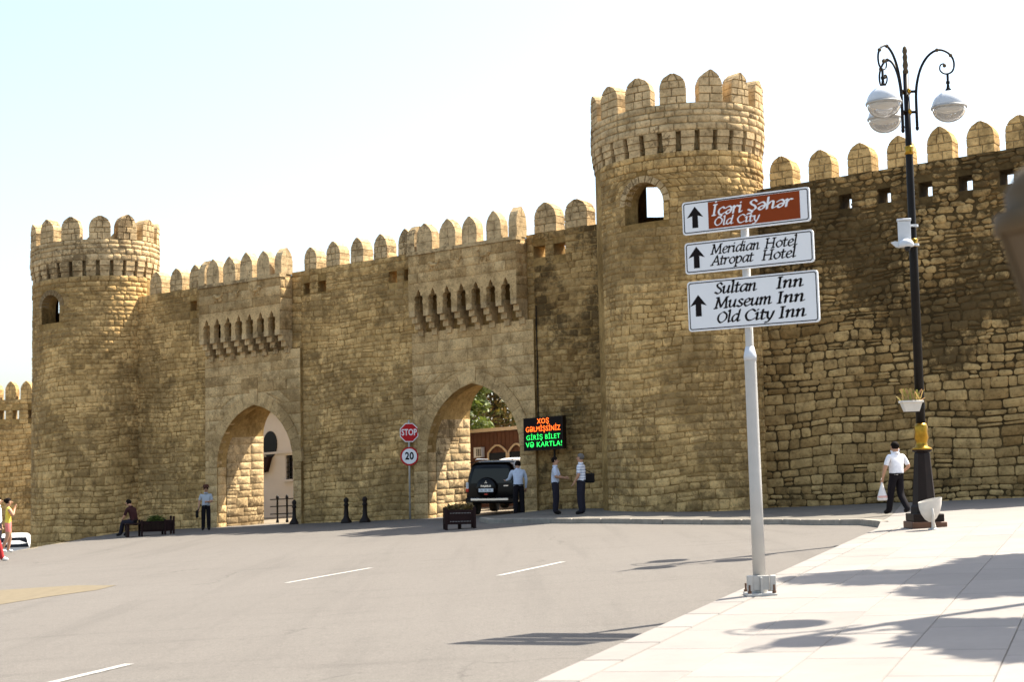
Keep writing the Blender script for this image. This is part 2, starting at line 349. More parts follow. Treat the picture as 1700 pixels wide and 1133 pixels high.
def courses(h0, h1, ht, rd, breaks=()):
    ys = sorted(set([h0, h1] + [b for b in breaks if h0 + .05 < b < h1 - .05])); out = []
    for a, b in zip(ys[:-1], ys[1:]):
        n = max(1, round((b - a) / ht)); wts = [rd.uniform(.72, 1.3) for _ in range(n)]; t = sum(wts); y = a
        for w_ in wts:
            out.append((y, y + (b - a) * w_ / t)); y += (b - a) * w_ / t
    return out
def lay(S, mapf, u0, u1, h0, h1, wd, ht, joint, bev, jit, proud, rd, mat, holes=(), breaks=(), tone=(0.2, 1.0), crust=lambda u, h: 0.3, vis=lambda u: 1.0, slope=0.0, bulge=0.012, split=0.0):
    """lay coursed stones over [u0,u1]x[h0,h1]; holes are functions h -> (left,right) or None"""
    def span_ends(h):
        cuts = [c for c in (f(h) for f in holes) if c]; cuts.sort(); segs = []; a = u0
        for l, r in cuts:
            if l > a + .03: segs.append((a, min(l, u1)))
            a = max(a, r)
        if a < u1 - .03: segs.append((a, u1))
        return segs
    p1, p2, p3, p4 = (rd.uniform(0, 6.28) for _ in range(4))
    def wave(u, h):                                                     # courses undulate, but meet openings and edges level
        e = min(1, max(0, (h - h0) / .5), max(0, (h1 - h) / .5))
        for b in breaks: e = min(e, abs(h - b) / .5)
        if any(f(h) for f in holes): e = 0
        return h + e * (.045 * math.sin(u * .8 + p1 + h * .3) + .03 * math.sin(u * 2.1 + p2 - h * .5))
    def patch(u, h): return .26 * math.sin(u * 1.1 + h * .9 + p3) * math.sin(h * 1.3 - u * .7 + p4) + .14 * math.sin(u * 2.7 - h * 2.1 + p1)
    for (ya, yb) in courses(h0, h1, ht, rd, breaks):
        A = span_ends(ya + 1e-3); B = span_ends(yb - 1e-3)
        if len(A) != len(B): A = B = (A if len(A) > len(B) else B)
        wob = [rd.uniform(-1, 1) * jit * .5 for _ in range(2)]
        for (a0, a1), (b0, b1) in zip(A, B):
            n = max(1, round(max(a1 - a0, b1 - b0) / wd * rd.uniform(.85, 1.2))); wts = [rd.uniform(.55, 1.5) for _ in range(n)]; t = sum(wts); k = 0
            cuts = [0]
            for w_ in wts: k += w_ / t; cuts.append(k)
            for c0, c1 in zip(cuts[:-1], cuts[1:]):
                q = [(a0 + (a1 - a0) * c0, ya), (a0 + (a1 - a0) * c1, ya), (b0 + (b1 - b0) * c1, yb), (b0 + (b1 - b0) * c0, yb)]
                parts = [q]
                if rd.random() < split and (yb - ya) > .2:
                    m0 = rd.uniform(.35, .65); lo, hi = (q[0], q[1]), (q[3], q[2])
                    ml = tuple(x0 + (x1 - x0) * m0 for x0, x1 in zip(q[0], q[3])); mr = tuple(x0 + (x1 - x0) * m0 for x0, x1 in zip(q[1], q[2]))
                    parts = [[q[0], q[1], mr, ml], [ml, mr, q[2], q[3]]]
                for qq in parts:
                    w0 = max(qq[1][0] - qq[0][0], qq[2][0] - qq[3][0]); hh = qq[2][1] - qq[1][1]
                    if w0 < .06: continue
                    if jit > .012: qq = [(x + rd.uniform(-1, 1) * jit, y + rd.uniform(-1, 1) * jit * .8) for x, y in qq]
                    if jit > .015: qq = [(x, wave(x, y)) for x, y in qq]
                    um, hm = sum(p[0] for p in qq) / 4, sum(p[1] for p in qq) / 4
                    S.put(stone_geo(qq, mapf, proud * rd.uniform(.3, 1.5), joint * rd.uniform(.6, 1.5), bev, jit, rd, bulge=bulge), w0 * hh * vis(um), max(0, min(1.15, rd.uniform(*tone) + (patch(um, hm) if jit > .015 else 0))), crust(um, hm) + rd.uniform(-.10, .10), mat)
def grid_wall(mb, us, hs, solid, o0, o1, mapf):
    """wall of cells between breaks us x hs, from depth o0 (back) to o1 (front); solid(um,hm) says which cells exist"""
    nu, nh = len(us) - 1, len(hs) - 1
    S = [[solid((us[i] + us[i + 1]) / 2, (hs[j] + hs[j + 1]) / 2) for j in range(nh)] for i in range(nu)]
    sd = lambda i, j: 0 <= i < nu and 0 <= j < nh and S[i][j]
    for i in range(nu):
        for j in range(nh):
            if not S[i][j]: continue
            a, b, c, d = us[i], us[i + 1], hs[j], hs[j + 1]
            P = [mapf(u, h, o) for o in (o0, o1) for (u, h) in ((a, c), (b, c), (b, d), (a, d))]
            fs = [(4, 5, 6, 7), (3, 2, 1, 0)]
            if not sd(i - 1, j): fs.append((0, 4, 7, 3))
            if not sd(i + 1, j): fs.append((1, 2, 6, 5))
            if not sd(i, j - 1): fs.append((0, 1, 5, 4))
            if not sd(i, j + 1): fs.append((3, 7, 6, 2))
            mb.add(P, fs)
wallmap = lambda u, h, o: W(u, o, h)
def merlon_profile(hw, hs, ht):
    """half width at height: straight to hs, then a pointed arch to ht"""
    c = ((ht - hs) ** 2 - hw ** 2) / (2 * hw); Rr = hw + c
    def f(h):
        if h <= hs: return hw
        if h >= ht: return 0.0
        return max(0.0, math.sqrt(max(0, Rr * Rr - (h - hs) ** 2)) - c)
    return f
def merlon(parent, mapf, uc, base, hw, hs, ht, depth, mat, rd, rows=4, tone=(.45, 1.0), cr_=0.0, name='merlon', joint=.022, bev=.016, jit=.012, front=0.0, stones=True, nmax=3):
    """one merlon: a core with its stone blocks, each block going through the whole thickness"""
    hw *= rd.uniform(.93, 1.07); ht *= rd.uniform(.94, 1.05); uc += rd.uniform(-.03, .03)
    pr = merlon_profile(hw, hs, ht)
    prof = [(-pr(h) * .955, h) for h in np.linspace(0, ht * .985, 11)]; prof = prof + [(-a, h) for a, h in prof[::-1]]
    mb = MB(); mb.prism([(uc + a, base + h) for a, h in prof], front - .02, front - depth + .02, lambda a, b, d: mapf(a, b, d))
    core = mb.build(name, 'mortar_pale' if mat != 'stone_brown' else 'mortar_dark', parent, False, tone=.5, crust=cr_)
    if not stones: return core
    ys = np.linspace(0, ht, rows + 1); ys = [0] + [y + rd.uniform(-.03, .03) for y in ys[1:-1]] + [ht]
    for k in range(rows):
        ya, yb = ys[k], ys[k + 1]; wa, wb = pr(ya), max(pr(yb), .03)
        n = nmax if wa > .3 and rd.random() < .5 else (2 if wa > .2 else 1)
        cuts = [0] + sorted((i + rd.uniform(-.22, .22)) / n for i in range(1, n)) + [1]
        for c0, c1 in zip(cuts[:-1], cuts[1:]):
            def edge(c, y): return uc + (2 * c - 1) * max(pr(y), .03)
            hsub = [ya + joint / 2, (ya + yb) / 2, yb - joint / 2]
            lft = [(edge(c0, y) + (joint / 2 if c0 > 0 else 0), base + y) for y in hsub]; rgt = [(edge(c1, y) - (joint / 2 if c1 < 1 else 0), base + y) for y in hsub]
            poly = lft[::-1] + rgt; cx = sum(p[0] for p in poly) / 6; cy = sum(p[1] for p in poly) / 6
            ins = [(p[0] + math.copysign(min(bev, abs(cx - p[0]) * .4), cx - p[0]), p[1] + math.copysign(min(bev, abs(cy - p[1]) * .4), cy - p[1])) for p in poly]
            poly = [(a + rd.uniform(-1, 1) * jit * .5, b) for a, b in poly]
            f0 = front + rd.uniform(.0, .022)
            vs = []
            for (pp, dd) in ((ins, f0), (poly, f0 - bev), (poly, front - depth + bev), (ins, front - depth - rd.uniform(0, .015))): vs += [mapf(a, b, dd) for a, b in pp]
            fs = [tuple(range(6)), tuple(range(18, 24))[::-1]]
            for r_ in range(3): fs += [(r_ * 6 + i, (r_ + 1) * 6 + i, (r_ + 1) * 6 + (i + 1) % 6, r_ * 6 + (i + 1) % 6) for i in range(6)]
            obj('stone', vs, fs, mat, core, False, rd.uniform(*tone), cr_ + rd.uniform(-.15, .15))
    return core

# ------------------------------------------------------------------ the setting: ground, road, pavements
def sheet(name, xs, ys, zf, mat, keep=lambda x, y: True):
    idx = {}; vs = []; fs = []
    def vid(i, j):
        if (i, j) not in idx: idx[(i, j)] = len(vs); vs.append((xs[i], ys[j], zf(xs[i], ys[j])))
        return idx[(i, j)]
    for i in range(len(xs) - 1):
        for j in range(len(ys) - 1):
            if keep((xs[i] + xs[i + 1]) / 2, (ys[j] + ys[j + 1]) / 2): fs.append((vid(i, j), vid(i + 1, j), vid(i + 1, j + 1), vid(i, j + 1)))
    return tag(obj(name, vs, fs, mat, smooth=True), kind='structure')
big = [-3000, -800, -300, -120] + list(np.arange(-60, 61, 2.0)) + [120, 300, 800, 3000]
sheet('ground', big, [y + 30 for y in big], lambda x, y: g(x, y) - 0.03, 'earth')
rs, ro = np.arange(-60, 27, 1.5), np.arange(-0.6, 66, 1.5)
vs, fs = [], []
for o_ in ro:
    for s_ in rs:
        x, y, _ = W(s_, o_, 0); vs.append((x, y, g(x, y)))
n_ = len(rs)
for j in range(len(ro) - 1):
    for i in range(n_ - 1): fs.append((j * n_ + i, j * n_ + i + 1, (j + 1) * n_ + i + 1, (j + 1) * n_ + i))
tag(obj('road', vs, fs, 'asphalt', smooth=True), kind='structure')
KH = 0.17
def flat_poly(name, pts, h, mat, parent=None, kind=None):
    v = [(p[0], p[1], g(p[0], p[1]) + h) for p in pts]
    o = obj(name, v, [tuple(range(len(v)))], mat, parent)
    return tag(o, kind=kind) if kind else o
# near kerb line (edge of the pale pavement) and far kerb line, from the photograph
K = [ground(x, y, KH) for x, y in ((890, 1133), (1060, 1050), (1180, 998), (1300, 946), (1400, 904), (1470, 871))]
k0, k1 = K[0], K[4]; kd = Vector((k1.x - k0.x, k1.y - k0.y, 0)).normalized(); kn = Vector((kd.y, -kd.x, 0))     # kn points into the pavement
FK = [ground(x, y, 0.13) for x, y in ((1462, 866), (1430, 863), (1300, 863), (1100, 863), (950, 862), (850, 862), (812, 863), (797, 860))]
def kline(a, b):                                                     # a along the kerb, b into the pavement
    return (k0.x + kd.x * a + kn.x * b, k0.y + kd.y * a + kn.y * b)
alen = (k1 - k0).length + 4.0
vs, fs = [], []; BS = [.02] + list(np.arange(1, 17, 1.0)); AS = list(np.arange(-14, alen, 1.0))
for a in AS:
    for b in BS:
        x, y = kline(a, b); vs.append((x, y, g(x, y) + KH - .02))
for i in range(len(AS) - 1):
    for k in range(len(BS) - 1): fs.append((i * len(BS) + k, i * len(BS) + k + 1, (i + 1) * len(BS) + k + 1, (i + 1) * len(BS) + k))
pav = tag(obj('pavement', vs, fs, 'grout'), kind='structure')
def slab(parent, pts, h0, h1, mat, name='slab', bev=.006):
    c = (sum(p[0] for p in pts) / len(pts), sum(p[1] for p in pts) / len(pts)); n = len(pts)
    ins = [(p[0] + (c[0] - p[0]) * bev / max(.05, math.dist(p, c)) * 1.4, p[1] + (c[1] - p[1]) * bev / max(.05, math.dist(p, c)) * 1.4) for p in pts]
    vs = [(x, y, g(x, y) + h0) for x, y in pts] + [(x, y, g(x, y) + h1 - bev) for x, y in pts] + [(x, y, g(x, y) + h1) for x, y in ins]
    fs = [tuple(range(2 * n, 3 * n))] + [(r * n + i, r * n + (i + 1) % n, (r + 1) * n + (i + 1) % n, (r + 1) * n + i) for r in range(2) for i in range(n)]
    return vs, fs
pd_ = random.Random(5); rest = MB(); cnt = 0
def in_view(x, y):
    P = np.array([x, y, g(x, y) + KH]) - CAM; z = P @ FW
    if z < 1: return False
    px, py = CX + F * (P @ RT) / z, CY - F * (P @ UP) / z
    return -60 < px < 1760 and py < 1200
for ib in range(22):
    b0 = .34 + ib * .70; a = -13 + pd_.uniform(0, 1.2)
    while a < alen - .2:
        L = 1.25 * pd_.uniform(.9, 1.1); J = .0028
        pts = [kline(a + J, b0 + J), kline(a + L - J, b0 + J), kline(a + L - J, b0 + .70 - J), kline(a + J, b0 + .70 - J)]
        top = KH + pd_.uniform(-.0012, .0012); gv = slab(None, pts, KH - .05, top, 'slab')
        x, y = kline(a + L / 2, b0 + .35)
        if in_view(x, y) and cnt < 295: obj('slab', *gv, 'slab', pav); cnt += 1
        else: rest.add(*gv)
        a += L
tag(rest.build('slab_field', 'slab', pav), kind='stuff')
a = -13
while a < alen - .5:                                                 # kerb stones of the pale pavement
    L = 1.0; pts = [kline(a + .006, -.01), kline(a + L - .006, -.01), kline(a + L - .006, .33), kline(a + .006, .33)]
    obj('kerb_stone', *slab(None, pts, -.1, KH + .004, 'slab', bev=.015), 'slab', pav); a += L
# footpath along the wall, with its own kerb
wp = [W(s_, -.3, 0)[:2] for s_ in (-.35, 3, 8, 14, 20)]
def resample(P, step):
    out = [Vector((P[0][0], P[0][1], 0))]; acc = 0
    for p, q in zip(P[:-1], P[1:]):
        p, q = Vector((p[0], p[1], 0)), Vector((q[0], q[1], 0)); L = (q - p).length; n = max(1, round(L / step))
        for i in range(1, n + 1): out.append(p + (q - p) * i / n)
    return out
fk = resample(FK, 1.0)
kx = [kline(aa, .4) for aa in (alen - 6, alen - 2, alen + 3)]
edge = [tuple(p[:2]) for p in fk]
wl = [W(s_, -.3, 0)[:2] for s_ in np.linspace(11.5, -.3, len(edge))]
vs = []; fs = []
for i, (p, q) in enumerate(zip(edge, wl)):
    for k in range(6):
        x, y = p[0] + (q[0] - p[0]) * k / 5, p[1] + (q[1] - p[1]) * k / 5; vs.append((x, y, g(x, y) + .125))
for i in range(len(edge) - 1):
    for k in range(5): fs.append((i * 6 + k, (i + 1) * 6 + k, (i + 1) * 6 + k + 1, i * 6 + k + 1))
fp = tag(obj('footpath', vs, fs, 'footpath', smooth=True), kind='structure')
for p, q in zip(fk[:-1], fk[1:]):
    t = (q - p).normalized(); nn = Vector((t.y, -t.x, 0)); L = (q - p).length
    if nn.dot(Vector((NN[0], NN[1], 0))) < 0: nn = -nn
    pts = [p + t * .006 - nn * .16, p + t * (L - .006) - nn * .16, p + t * (L - .006) + nn * .02, p + t * .006 + nn * .02]
    obj('kerb_stone', *slab(None, [tuple(v[:2]) for v in pts], -.1, .135, 'kerb', bev=.02), 'kerb', fp)
# pale paving behind the far corner, up to the wall at the right
e2 = [kline(alen - 4.2, .2), kline(alen, 0.2)]
vs, fs = [], []
A_ = [tuple(fk[0][:2]), kline(alen - 3.2, .3), kline(alen - 3.2, 16)]
B_ = [W(11.5, -.3, 0)[:2], W(13, -.3, 0)[:2], W(26, -.3, 0)[:2]]
colsP = [(A_[0], B_[0]), (A_[1], B_[1]), (((A_[1][0] + A_[2][0]) / 2, (A_[1][1] + A_[2][1]) / 2), W(19, -.3, 0)[:2]), (A_[2], B_[2])]
for p, q in colsP:
    for k in range(7):
        x, y = p[0] + (q[0] - p[0]) * k / 6, p[1] + (q[1] - p[1]) * k / 6; vs.append((x, y, g(x, y) + .121))
for i in range(3):
    for k in range(6): fs.append((i * 7 + k, (i + 1) * 7 + k, (i + 1) * 7 + k + 1, i * 7 + k + 1))
tag(obj('paving_by_wall', vs, fs, 'slab', smooth=True), kind='structure')
# painted lines and the sandy patch
def dash(p, q, wd=.12):
    p, q = ground(*p), ground(*q); t = (q - p); t.z = 0; L = t.length; t.normalize(); nn = Vector((-t.y, t.x, 0)) * wd / 2
    vs, fs = [], []; n = 6
    for i in range(n + 1):
        for s_ in (-1, 1):
            c = p + t * L * i / n + nn * s_ * (1 + rnd.uniform(-.06, .06)); vs.append((c.x, c.y, g(c.x, c.y) + .006))
    fs = [(2 * i, 2 * i + 1, 2 * i + 3, 2 * i + 2) for i in range(n)]
    o = obj('lane_line', vs, fs, 'paint'); tag(o, kind='structure')
dash((476, 969), (616, 944)); dash((828, 957), (935, 934)); dash((40, 1146), (215, 1104))
pp = [ground(x, y) for x, y in ((-60, 985), (60, 977), (130, 973), (193, 973), (160, 981), (80, 992), (0, 1005), (-60, 1012))]
vs = [(p.x, p.y, g(p.x, p.y) + .005) for p in pp]; tag(obj('sandy_patch', vs, [tuple(range(8))], 'ochre_paint'), kind='structure')

# ------------------------------------------------------------------ the fortress
md = random.Random(11)
def curtain(name, s0, s1, label, htop=9.45, pth=.75, stone='stone', mort='mortar', windows=(), merl=(), lower=None, mh=(.42, .92), mdep=.62, thick=2.2, tone=(.2, 1.0), crustf=lambda u, h: .2, rubble=None, mw=.315, mstone='pale'):
    t = empty(name, W((s0 + s1) / 2, -1, -1.0), 0, label, 'wall'); t.location = (0, 0, 0)
    mb = MB(); wk = 8.25
    grid_wall(mb, [s0, s1], [-1.5, wk], lambda u, h: True, -thick, 0, wallmap)
    us = sorted(set([s0, s1] + [x for a, b, c, d in windows for x in (a, b)])); hs = sorted(set([wk, htop] + [x for a, b, c, d in windows for x in (c, d)]))
    grid_wall(mb, us, hs, lambda u, h: not any(a < u < b and c < h < d for a, b, c, d in windows), -pth, 0, wallmap)
    mb.build('wall_core', mort, t, tone=.5, crust=.3)
    S = Stones(); hl = [(lambda h, a=a, b=b, c=c, d=d: (a, b) if c - .01 < h < d + .01 else None) for a, b, c, d in windows]
    br = sorted(set(x for a, b, c, d in windows for x in (c, d)))
    zones = lower or [(-.9, htop, .5, .27, .022, .022, .02, .03, .1)]
    for (h0, h1, wd, ht, jn, bv, jt, prd, spl) in zones:
        lay(S, wallmap, s0, s1, h0, h1, wd, ht, jn, bv, jt, prd, md, stone, hl, br, tone, crustf, split=spl)
    S.build(t)
    for u in merl: merlon(t, wallmap, u, htop, mw, mh[0], mh[1], mdep, mstone, md, rows=4)
    return t
def win(px0, px1, H0, H1): 
    a = on_wall(px0, 460 if px0 < 1000 else 310)[0]; b = on_wall(px1, 460 if px0 < 1000 else 310)[0]; return (a, b, H0, H1)
sA0, sA1 = -20.2, -15.65; sB0, sB1 = -10.85, -5.72; sC0, sC1 = -.69, 3.2; sR0, sR1 = 5.2, 21.0
rough = [(-.9, 2.2, .44, .24, .016, .012, .02, .020, .08), (2.2, 6.3, .37, .20, .014, .011, .026, .018, .25), (6.3, 9.45, .42, .23, .013, .011, .022, .016, .2)]
curtain('curtain_wall', sA0, sA1, 'crenellated rough stone wall between slatted planter and gate with white building behind', windows=[win(316, 327, 8.55, 8.95), win(334, 341, 8.55, 8.95)], merl=[-18.45, -17.35, -16.3], lower=rough)
curtain('curtain_wall', sB0, sB1, 'crenellated stone wall between the two arched gates behind the stop sign', windows=[win(504, 514, 8.55, 8.97), win(528, 541, 8.55, 8.97), win(645, 659, 8.5, 8.92), win(671, 683, 8.5, 8.92)], merl=[-10.42, -9.33, -8.25, -7.15, -6.07], lower=rough)
curtain('curtain_wall', sC0, sC1, 'narrow stretch of crenellated wall behind the lit message board', windows=[win(887, 906, 8.62, 9.02), win(920, 940, 8.62, 9.02)], merl=[-.25, .98], lower=rough, stone='stone_brown', mort='mortar', crustf=lambda u, h: -.05 + .05 * max(0, h - 4), mw=.42, mh=(.5, 1.02))
rz = [(-1.1, .5, .46, .24, .022, .018, .025, .024, .05), (.5, 3.3, .53, .275, .026, .019, .022, .030, .05), (3.3, 4.5, .46, .25, .026, .020, .028, .030, .12), (4.5, 5.7, .40, .225, .026, .02, .04, .03, .25), (5.7, 9.72, .34, .20, .030, .024, .045, .04, .3)]
wins = []; merR = []
for px in (1402, 1467, 1536, 1603, 1672):
    u = on_wall(px, 310)[0]; wins.append((u - .2, u + .2, 8.72, 9.16))
for px in (1298, 1362, 1427, 1493, 1561, 1628, 1695): merR.append(on_wall(px, 290)[0])
merR += [merR[-1] + 1.2 * k for k in (1, 2, 3)]
curtain('curtain_wall', sR0, sR1, 'tall dark crusted rubble wall rising behind the street lamp', htop=9.72, pth=1.05, stone='stone_brown', mort='mortar_dark', windows=wins, merl=merR, lower=rz, mw=.38, mh=(.48, .98), mdep=.72,
        crustf=lambda u, h: -.35 + .62 * sst((h - 2.6 - .7 * math.sin(u * .9)) / 3.2) + (.25 if h < .6 else 0), tone=(.15, 1.0), mstone='stone')

# ---- gates
GD, GN = 2.5, .15                                                       # passage depth and how much it narrows on each side
def gate(name, s0, s1, c, label, bx0, bx1, front=.12):
    t = empty(name, (0, 0, 0), 0, label, 'gate')
    pf, pi_, pb = merlon_profile(1.9, 2.3, 4.58), merlon_profile(1.88, 3.7, 5.0), merlon_profile(1.9 - GN, 3.45, 4.75)
    hs = [-1.2, -.3, .6, 1.5, 2.3] + list(np.linspace(2.3, 4.58, 15))[1:]
    hb = [-1.2, -.3, .6, 1.5, 2.3] + [3.45] + list(np.linspace(3.45, 4.75, 14))[1:]; hi_ = [-1.2, -.3, .6, 1.5, 2.3] + [3.7] + list(np.linspace(3.7, 5.0, 14))[1:]
    fl = [(c - pf(h), h) for h in hs]; fr = [(c + pf(h), h) for h in hs[::-1][1:]]; FA = fl + fr
    bl = [(c - pb(h), h) for h in hb]; br_ = [(c + pb(h), h) for h in hb[::-1][1:]]; BA = bl + br_
    mb = MB(); HT = 6.55
    for (A_, off, e0, e1) in ((FA, front, s0, s1), (BA, front - GD, s0, s1)):
        n = len(A_); half = n // 2
        for i in range(n - 1):
            (u0, h0), (u1, h1) = A_[i], A_[i + 1]
            if i < half: mb.add([W(e0, off, h0), W(u0, off, h0), W(u1, off, h1), W(e0, off, h1)], [(0, 1, 2, 3)])
            else: mb.add([W(u0, off, h0), W(e1, off, h0), W(e1, off, h1), W(u1, off, h1)], [(0, 1, 2, 3)])
        mb.add([W(e0, off, hs[-1] if off == front else hb[-1]), W(e1, off, hs[-1] if off == front else hb[-1]), W(e1, off, HT), W(e0, off, HT)], [(0, 1, 2, 3)])
    for e in (s0, s1): mb.add([W(e, front, -1.2), W(e, front - GD, -1.2), W(e, front - GD, HT), W(e, front, HT)], [(0, 1, 2, 3)])
    mb.add([W(s0, front, HT), W(s1, front, HT), W(s1, front - GD, HT), W(s0, front - GD, HT)], [(0, 1, 2, 3)])
    D1 = .5; IA = [(c + sg * pi_(h) - (sg * GN * D1 / GD if False else 0), h) for sg, hl_ in ((-1, hi_), (1, hi_[::-1][1:])) for h in hl_]
    def strip(A, oa, B_, ob):
        for i in range(len(A) - 1): mb.add([W(A[i][0], oa, A[i][1]), W(A[i + 1][0], oa, A[i + 1][1]), W(B_[i + 1][0], ob, B_[i + 1][1]), W(B_[i][0], ob, B_[i][1])], [(0, 1, 2, 3)])
    strip(FA, front, FA, front - D1); strip(FA, front - D1, IA, front - D1 - .001); strip(IA, front - D1 - .001, BA, front - GD)
    grid_wall(mb, [s0, s1], [HT, 7.0], lambda u, h: True, -2.2, 0, wallmap)
    grid_wall(mb, [s0, s1], [7.0, 9.25], lambda u, h: True, -2.2, -.35, wallmap)  # solid fill added behind the box so its slots stay dark
    mb.build('gate_core', 'mortar', t, tone=.5, crust=.3)
    # parapet strip between the box and the neighbouring wall
    S = Stones(); hole = lambda h: (c - 1.9, c + 1.9) if h < 2.3 else ((c - pe(h), c + pe(h)) if pe(h) > 0 else None)
    pe = merlon_profile(2.34, 2.3, 5.05)
    fmap = lambda u, h, o: W(u, front + o, h)
    lay(S, fmap, s0, s1, -.9, HT, .72, .37, .010, .007, .004, .014, md, 'ashlar', [hole], [2.3, 5.05], (.15, 1.0), lambda u, h: .12, bulge=.004)
    jmap = lambda u, h, o: W(c - 1.9 + GN * u / GD + o * .98, front - u, h)
    rmap = lambda u, h, o: W(c - 1.9 + o * .98, front - u, h)
    lay(S, rmap, .03, .5, -.9, 2.3, .5, .34, .012, .01, .006, .015, md, 'ashlar', (), (), (.4, 1.0), lambda u, h: .0)
    lay(S, lambda u, h, o: W(c - 1.88 + (GN - .02) * (u - .5) / (GD - .5) + o * .98, front - u, h), .5, GD, -.9, 3.45, .66, .31, .008, .004, .010, .007, md, 'pale', (), (), (.2, 1.0), lambda u, h: .12, bulge=.002, split=.15)
    S.build(t)
    # haunch of the left reveal above the springing: stones follow the arch
    nv = 9
    for sgn in (-1, 1):                                                 # voussoirs
        for k in range(nv):
            f0, f1 = k / nv, (k + 1) / nv
            pin = lambda f: (c + sgn * pf(2.3 + 2.28 * math.sin(f * math.pi / 2)), 2.3 + 2.28 * math.sin(f * math.pi / 2))
            pou = lambda f: (c + sgn * pe(2.3 + 2.75 * math.sin(f * math.pi / 2)), 2.3 + 2.75 * math.sin(f * math.pi / 2))
            q = [pin(f0), pou(f0), pou(f1), pin(f1)]
            if sgn < 0: q = [q[1], q[0], q[3], q[2]]
            # shrink for the joint, extrude through the face
            cx = sum(p[0] for p in q) / 4; cy = sum(p[1] for p in q) / 4
            qs = [(p[0] + (cx - p[0]) * .03, p[1] + (cy - p[1]) * .03) for p in q]
            m2 = MB(); m2.prism(qs, -.25, .022 + md.uniform(0, .012), lambda a, b, d: W(a, front + d, b))
            m2.build('voussoir', 'ashlar', t, tone=md.uniform(.3, .9), crust=.15)
    m2 = MB(); m2.prism([(c - .16, 4.62), (c + .16, 4.62), (c + .2, 5.16), (c - .2, 5.16)], -.2, .05, lambda a, b, d: W(a, front + d, b)); m2.build('keystone', 'ashlar', t, tone=.8, crust=.0)
    # the box on corbels (machicolation)
    OF, TH, HB, HTp = .72, .28, 7.28, 9.34
    ns = 7; pitch = (bx1 - bx0 - .26) / ns; cw = .225
    slots = [(bx0 + .26 + pitch * k + (pitch - cw) / 2 - (cw) / 2 + .0) for k in range(ns)]
    centres = [bx0 + .13 + pitch * (k + .5) for k in range(ns)]
    m2 = MB(); sh = .185                                                 # half width of a slot
    prof = [(-sh * .95, 0), (-sh, .20), (-sh * .84, .28), (-sh * 1.02, .38), (-sh * .85, .49), (-sh * .5, .50), (-sh * .42, .60), (0, .74)]
    prof = prof + [(-a, b) for a, b in prof[::-1][1:]]
    T = lambda a, b, d: W(a, d, b)
    edge0 = bx0
    poly_b = []
    for k, cc in enumerate(centres):
        hi = bx0 if k == 0 else (centres[k - 1] + cc) / 2; ho = bx1 if k == ns - 1 else (centres[k + 1] + cc) / 2
        pts = [(cc + a, HB + b) for a, b in prof]; top = HB + .95
        # left and right halves as convex strips
        half = len(pts) // 2
        for seg in range(len(pts) - 1):
            (u0, h0), (u1, h1) = pts[seg], pts[seg + 1]
            for d in (OF, OF - TH):
                if seg < half: m2.add([T(hi, h0, d), T(u0, h0, d), T(u1, h1, d), T(hi, max(h1, h0), d)], [(0, 1, 2, 3)]) if h1 > h0 else m2.add([T(u0, h0, d), T(u1, h1, d), T(u1, h0, d)], [(0, 1, 2)])
                else: m2.add([T(u0, h0, d), T(ho, h0, d), T(ho, h1, d), T(u1, h1, d)], [(0, 1, 2, 3)]) if h0 > h1 else m2.add([T(u0, h0, d), T(u1, h1, d), T(u0, h1, d)], [(0, 1, 2)])
            m2.add([T(u0, h0, OF), T(u1, h1, OF), T(u1, h1, OF - TH), T(u0, h0, OF - TH)], [(0, 1, 2, 3)])
        for d in (OF, OF - TH): m2.add([T(hi, HB + .74, d), T(ho, HB + .74, d), T(ho, top, d), T(hi, top, d)], [(0, 1, 2, 3)])
    m2.build('slotted_band', 'ashlar', t, tone=.6, crust=.1)
    m2 = MB(); grid_wall(m2, [bx0, bx1], [HB + .95, HTp], lambda u, h: True, OF - TH, OF - .02, wallmap)
    grid_wall(m2, [bx1 - TH, bx1 - .003], [HB, HTp], lambda u, h: True, -.02, OF - TH - .002, wallmap); grid_wall(m2, [bx0 + .003, bx0 + TH], [HB, HTp], lambda u, h: True, -.02, OF - TH - .002, wallmap)
    grid_wall(m2, [bx0 + .004, bx1 - .004], [9.2, 9.3], lambda u, h: True, -.36, OF - TH - .003, wallmap)  # unseen cover added over the shaft to shut daylight out of the slots
    m2.build('box_core', 'ashlar', t, tone=.45, crust=.2)
    S2 = Stones(); bmap = lambda u, h, o: W(u, OF - .02 + o, h)
    lay(S2, bmap, bx0, bx1, HB + .96, HTp - .1, .62, .36, .008, .006, .003, .022, md, 'ashlar', (), (), (.0, .9), lambda u, h: .25, bulge=.003)
    smap = lambda u, h, o: W(bx1 - .003 + o, u, h)
    lay(S2, smap, 0, OF - .03, HB, HTp - .1, .5, .36, .01, .006, .004, .016, md, 'ashlar', (), (), (.1, .8), lambda u, h: .25, bulge=.003)
    S2.build(t)
    m2 = MB(); m2.box(bx0 - .03, bx1 + .05, OF - TH - .04, OF + .05, HTp - .1, HTp + .02, T=lambda u, o, h: W(u, o, h)); m2.build('cornice', 'pale', t, tone=.5, crust=.2)
    for k in range(ns + 1):                                             # stepped corbels
        cc = bx0 + .13 + pitch * k
        for st, (of, ha, hb_) in enumerate(((.72, 7.07, 7.28), (.55, 6.86, 7.05), (.38, 6.65, 6.84), (.20, 6.42, 6.63))):
            if st == 0: cb = MB()
            m3 = cb; m3.box(cc - cw / 2, cc + cw / 2, -.05 if hb_ < 6.6 else -.05, of + md.uniform(-.01, .01), ha, hb_, T=lambda u, o, h: W(u, o, h))
        # slanting haunch behind each step so the side reads as one cheek
        cb.prism([(-.05, 6.42), (.06, 6.42), (.54, 7.06), (.6, 7.28), (-.05, 7.28)], cc - cw / 2 + .01, cc + cw / 2 - .01, lambda a, b, d: W(d, a, b))
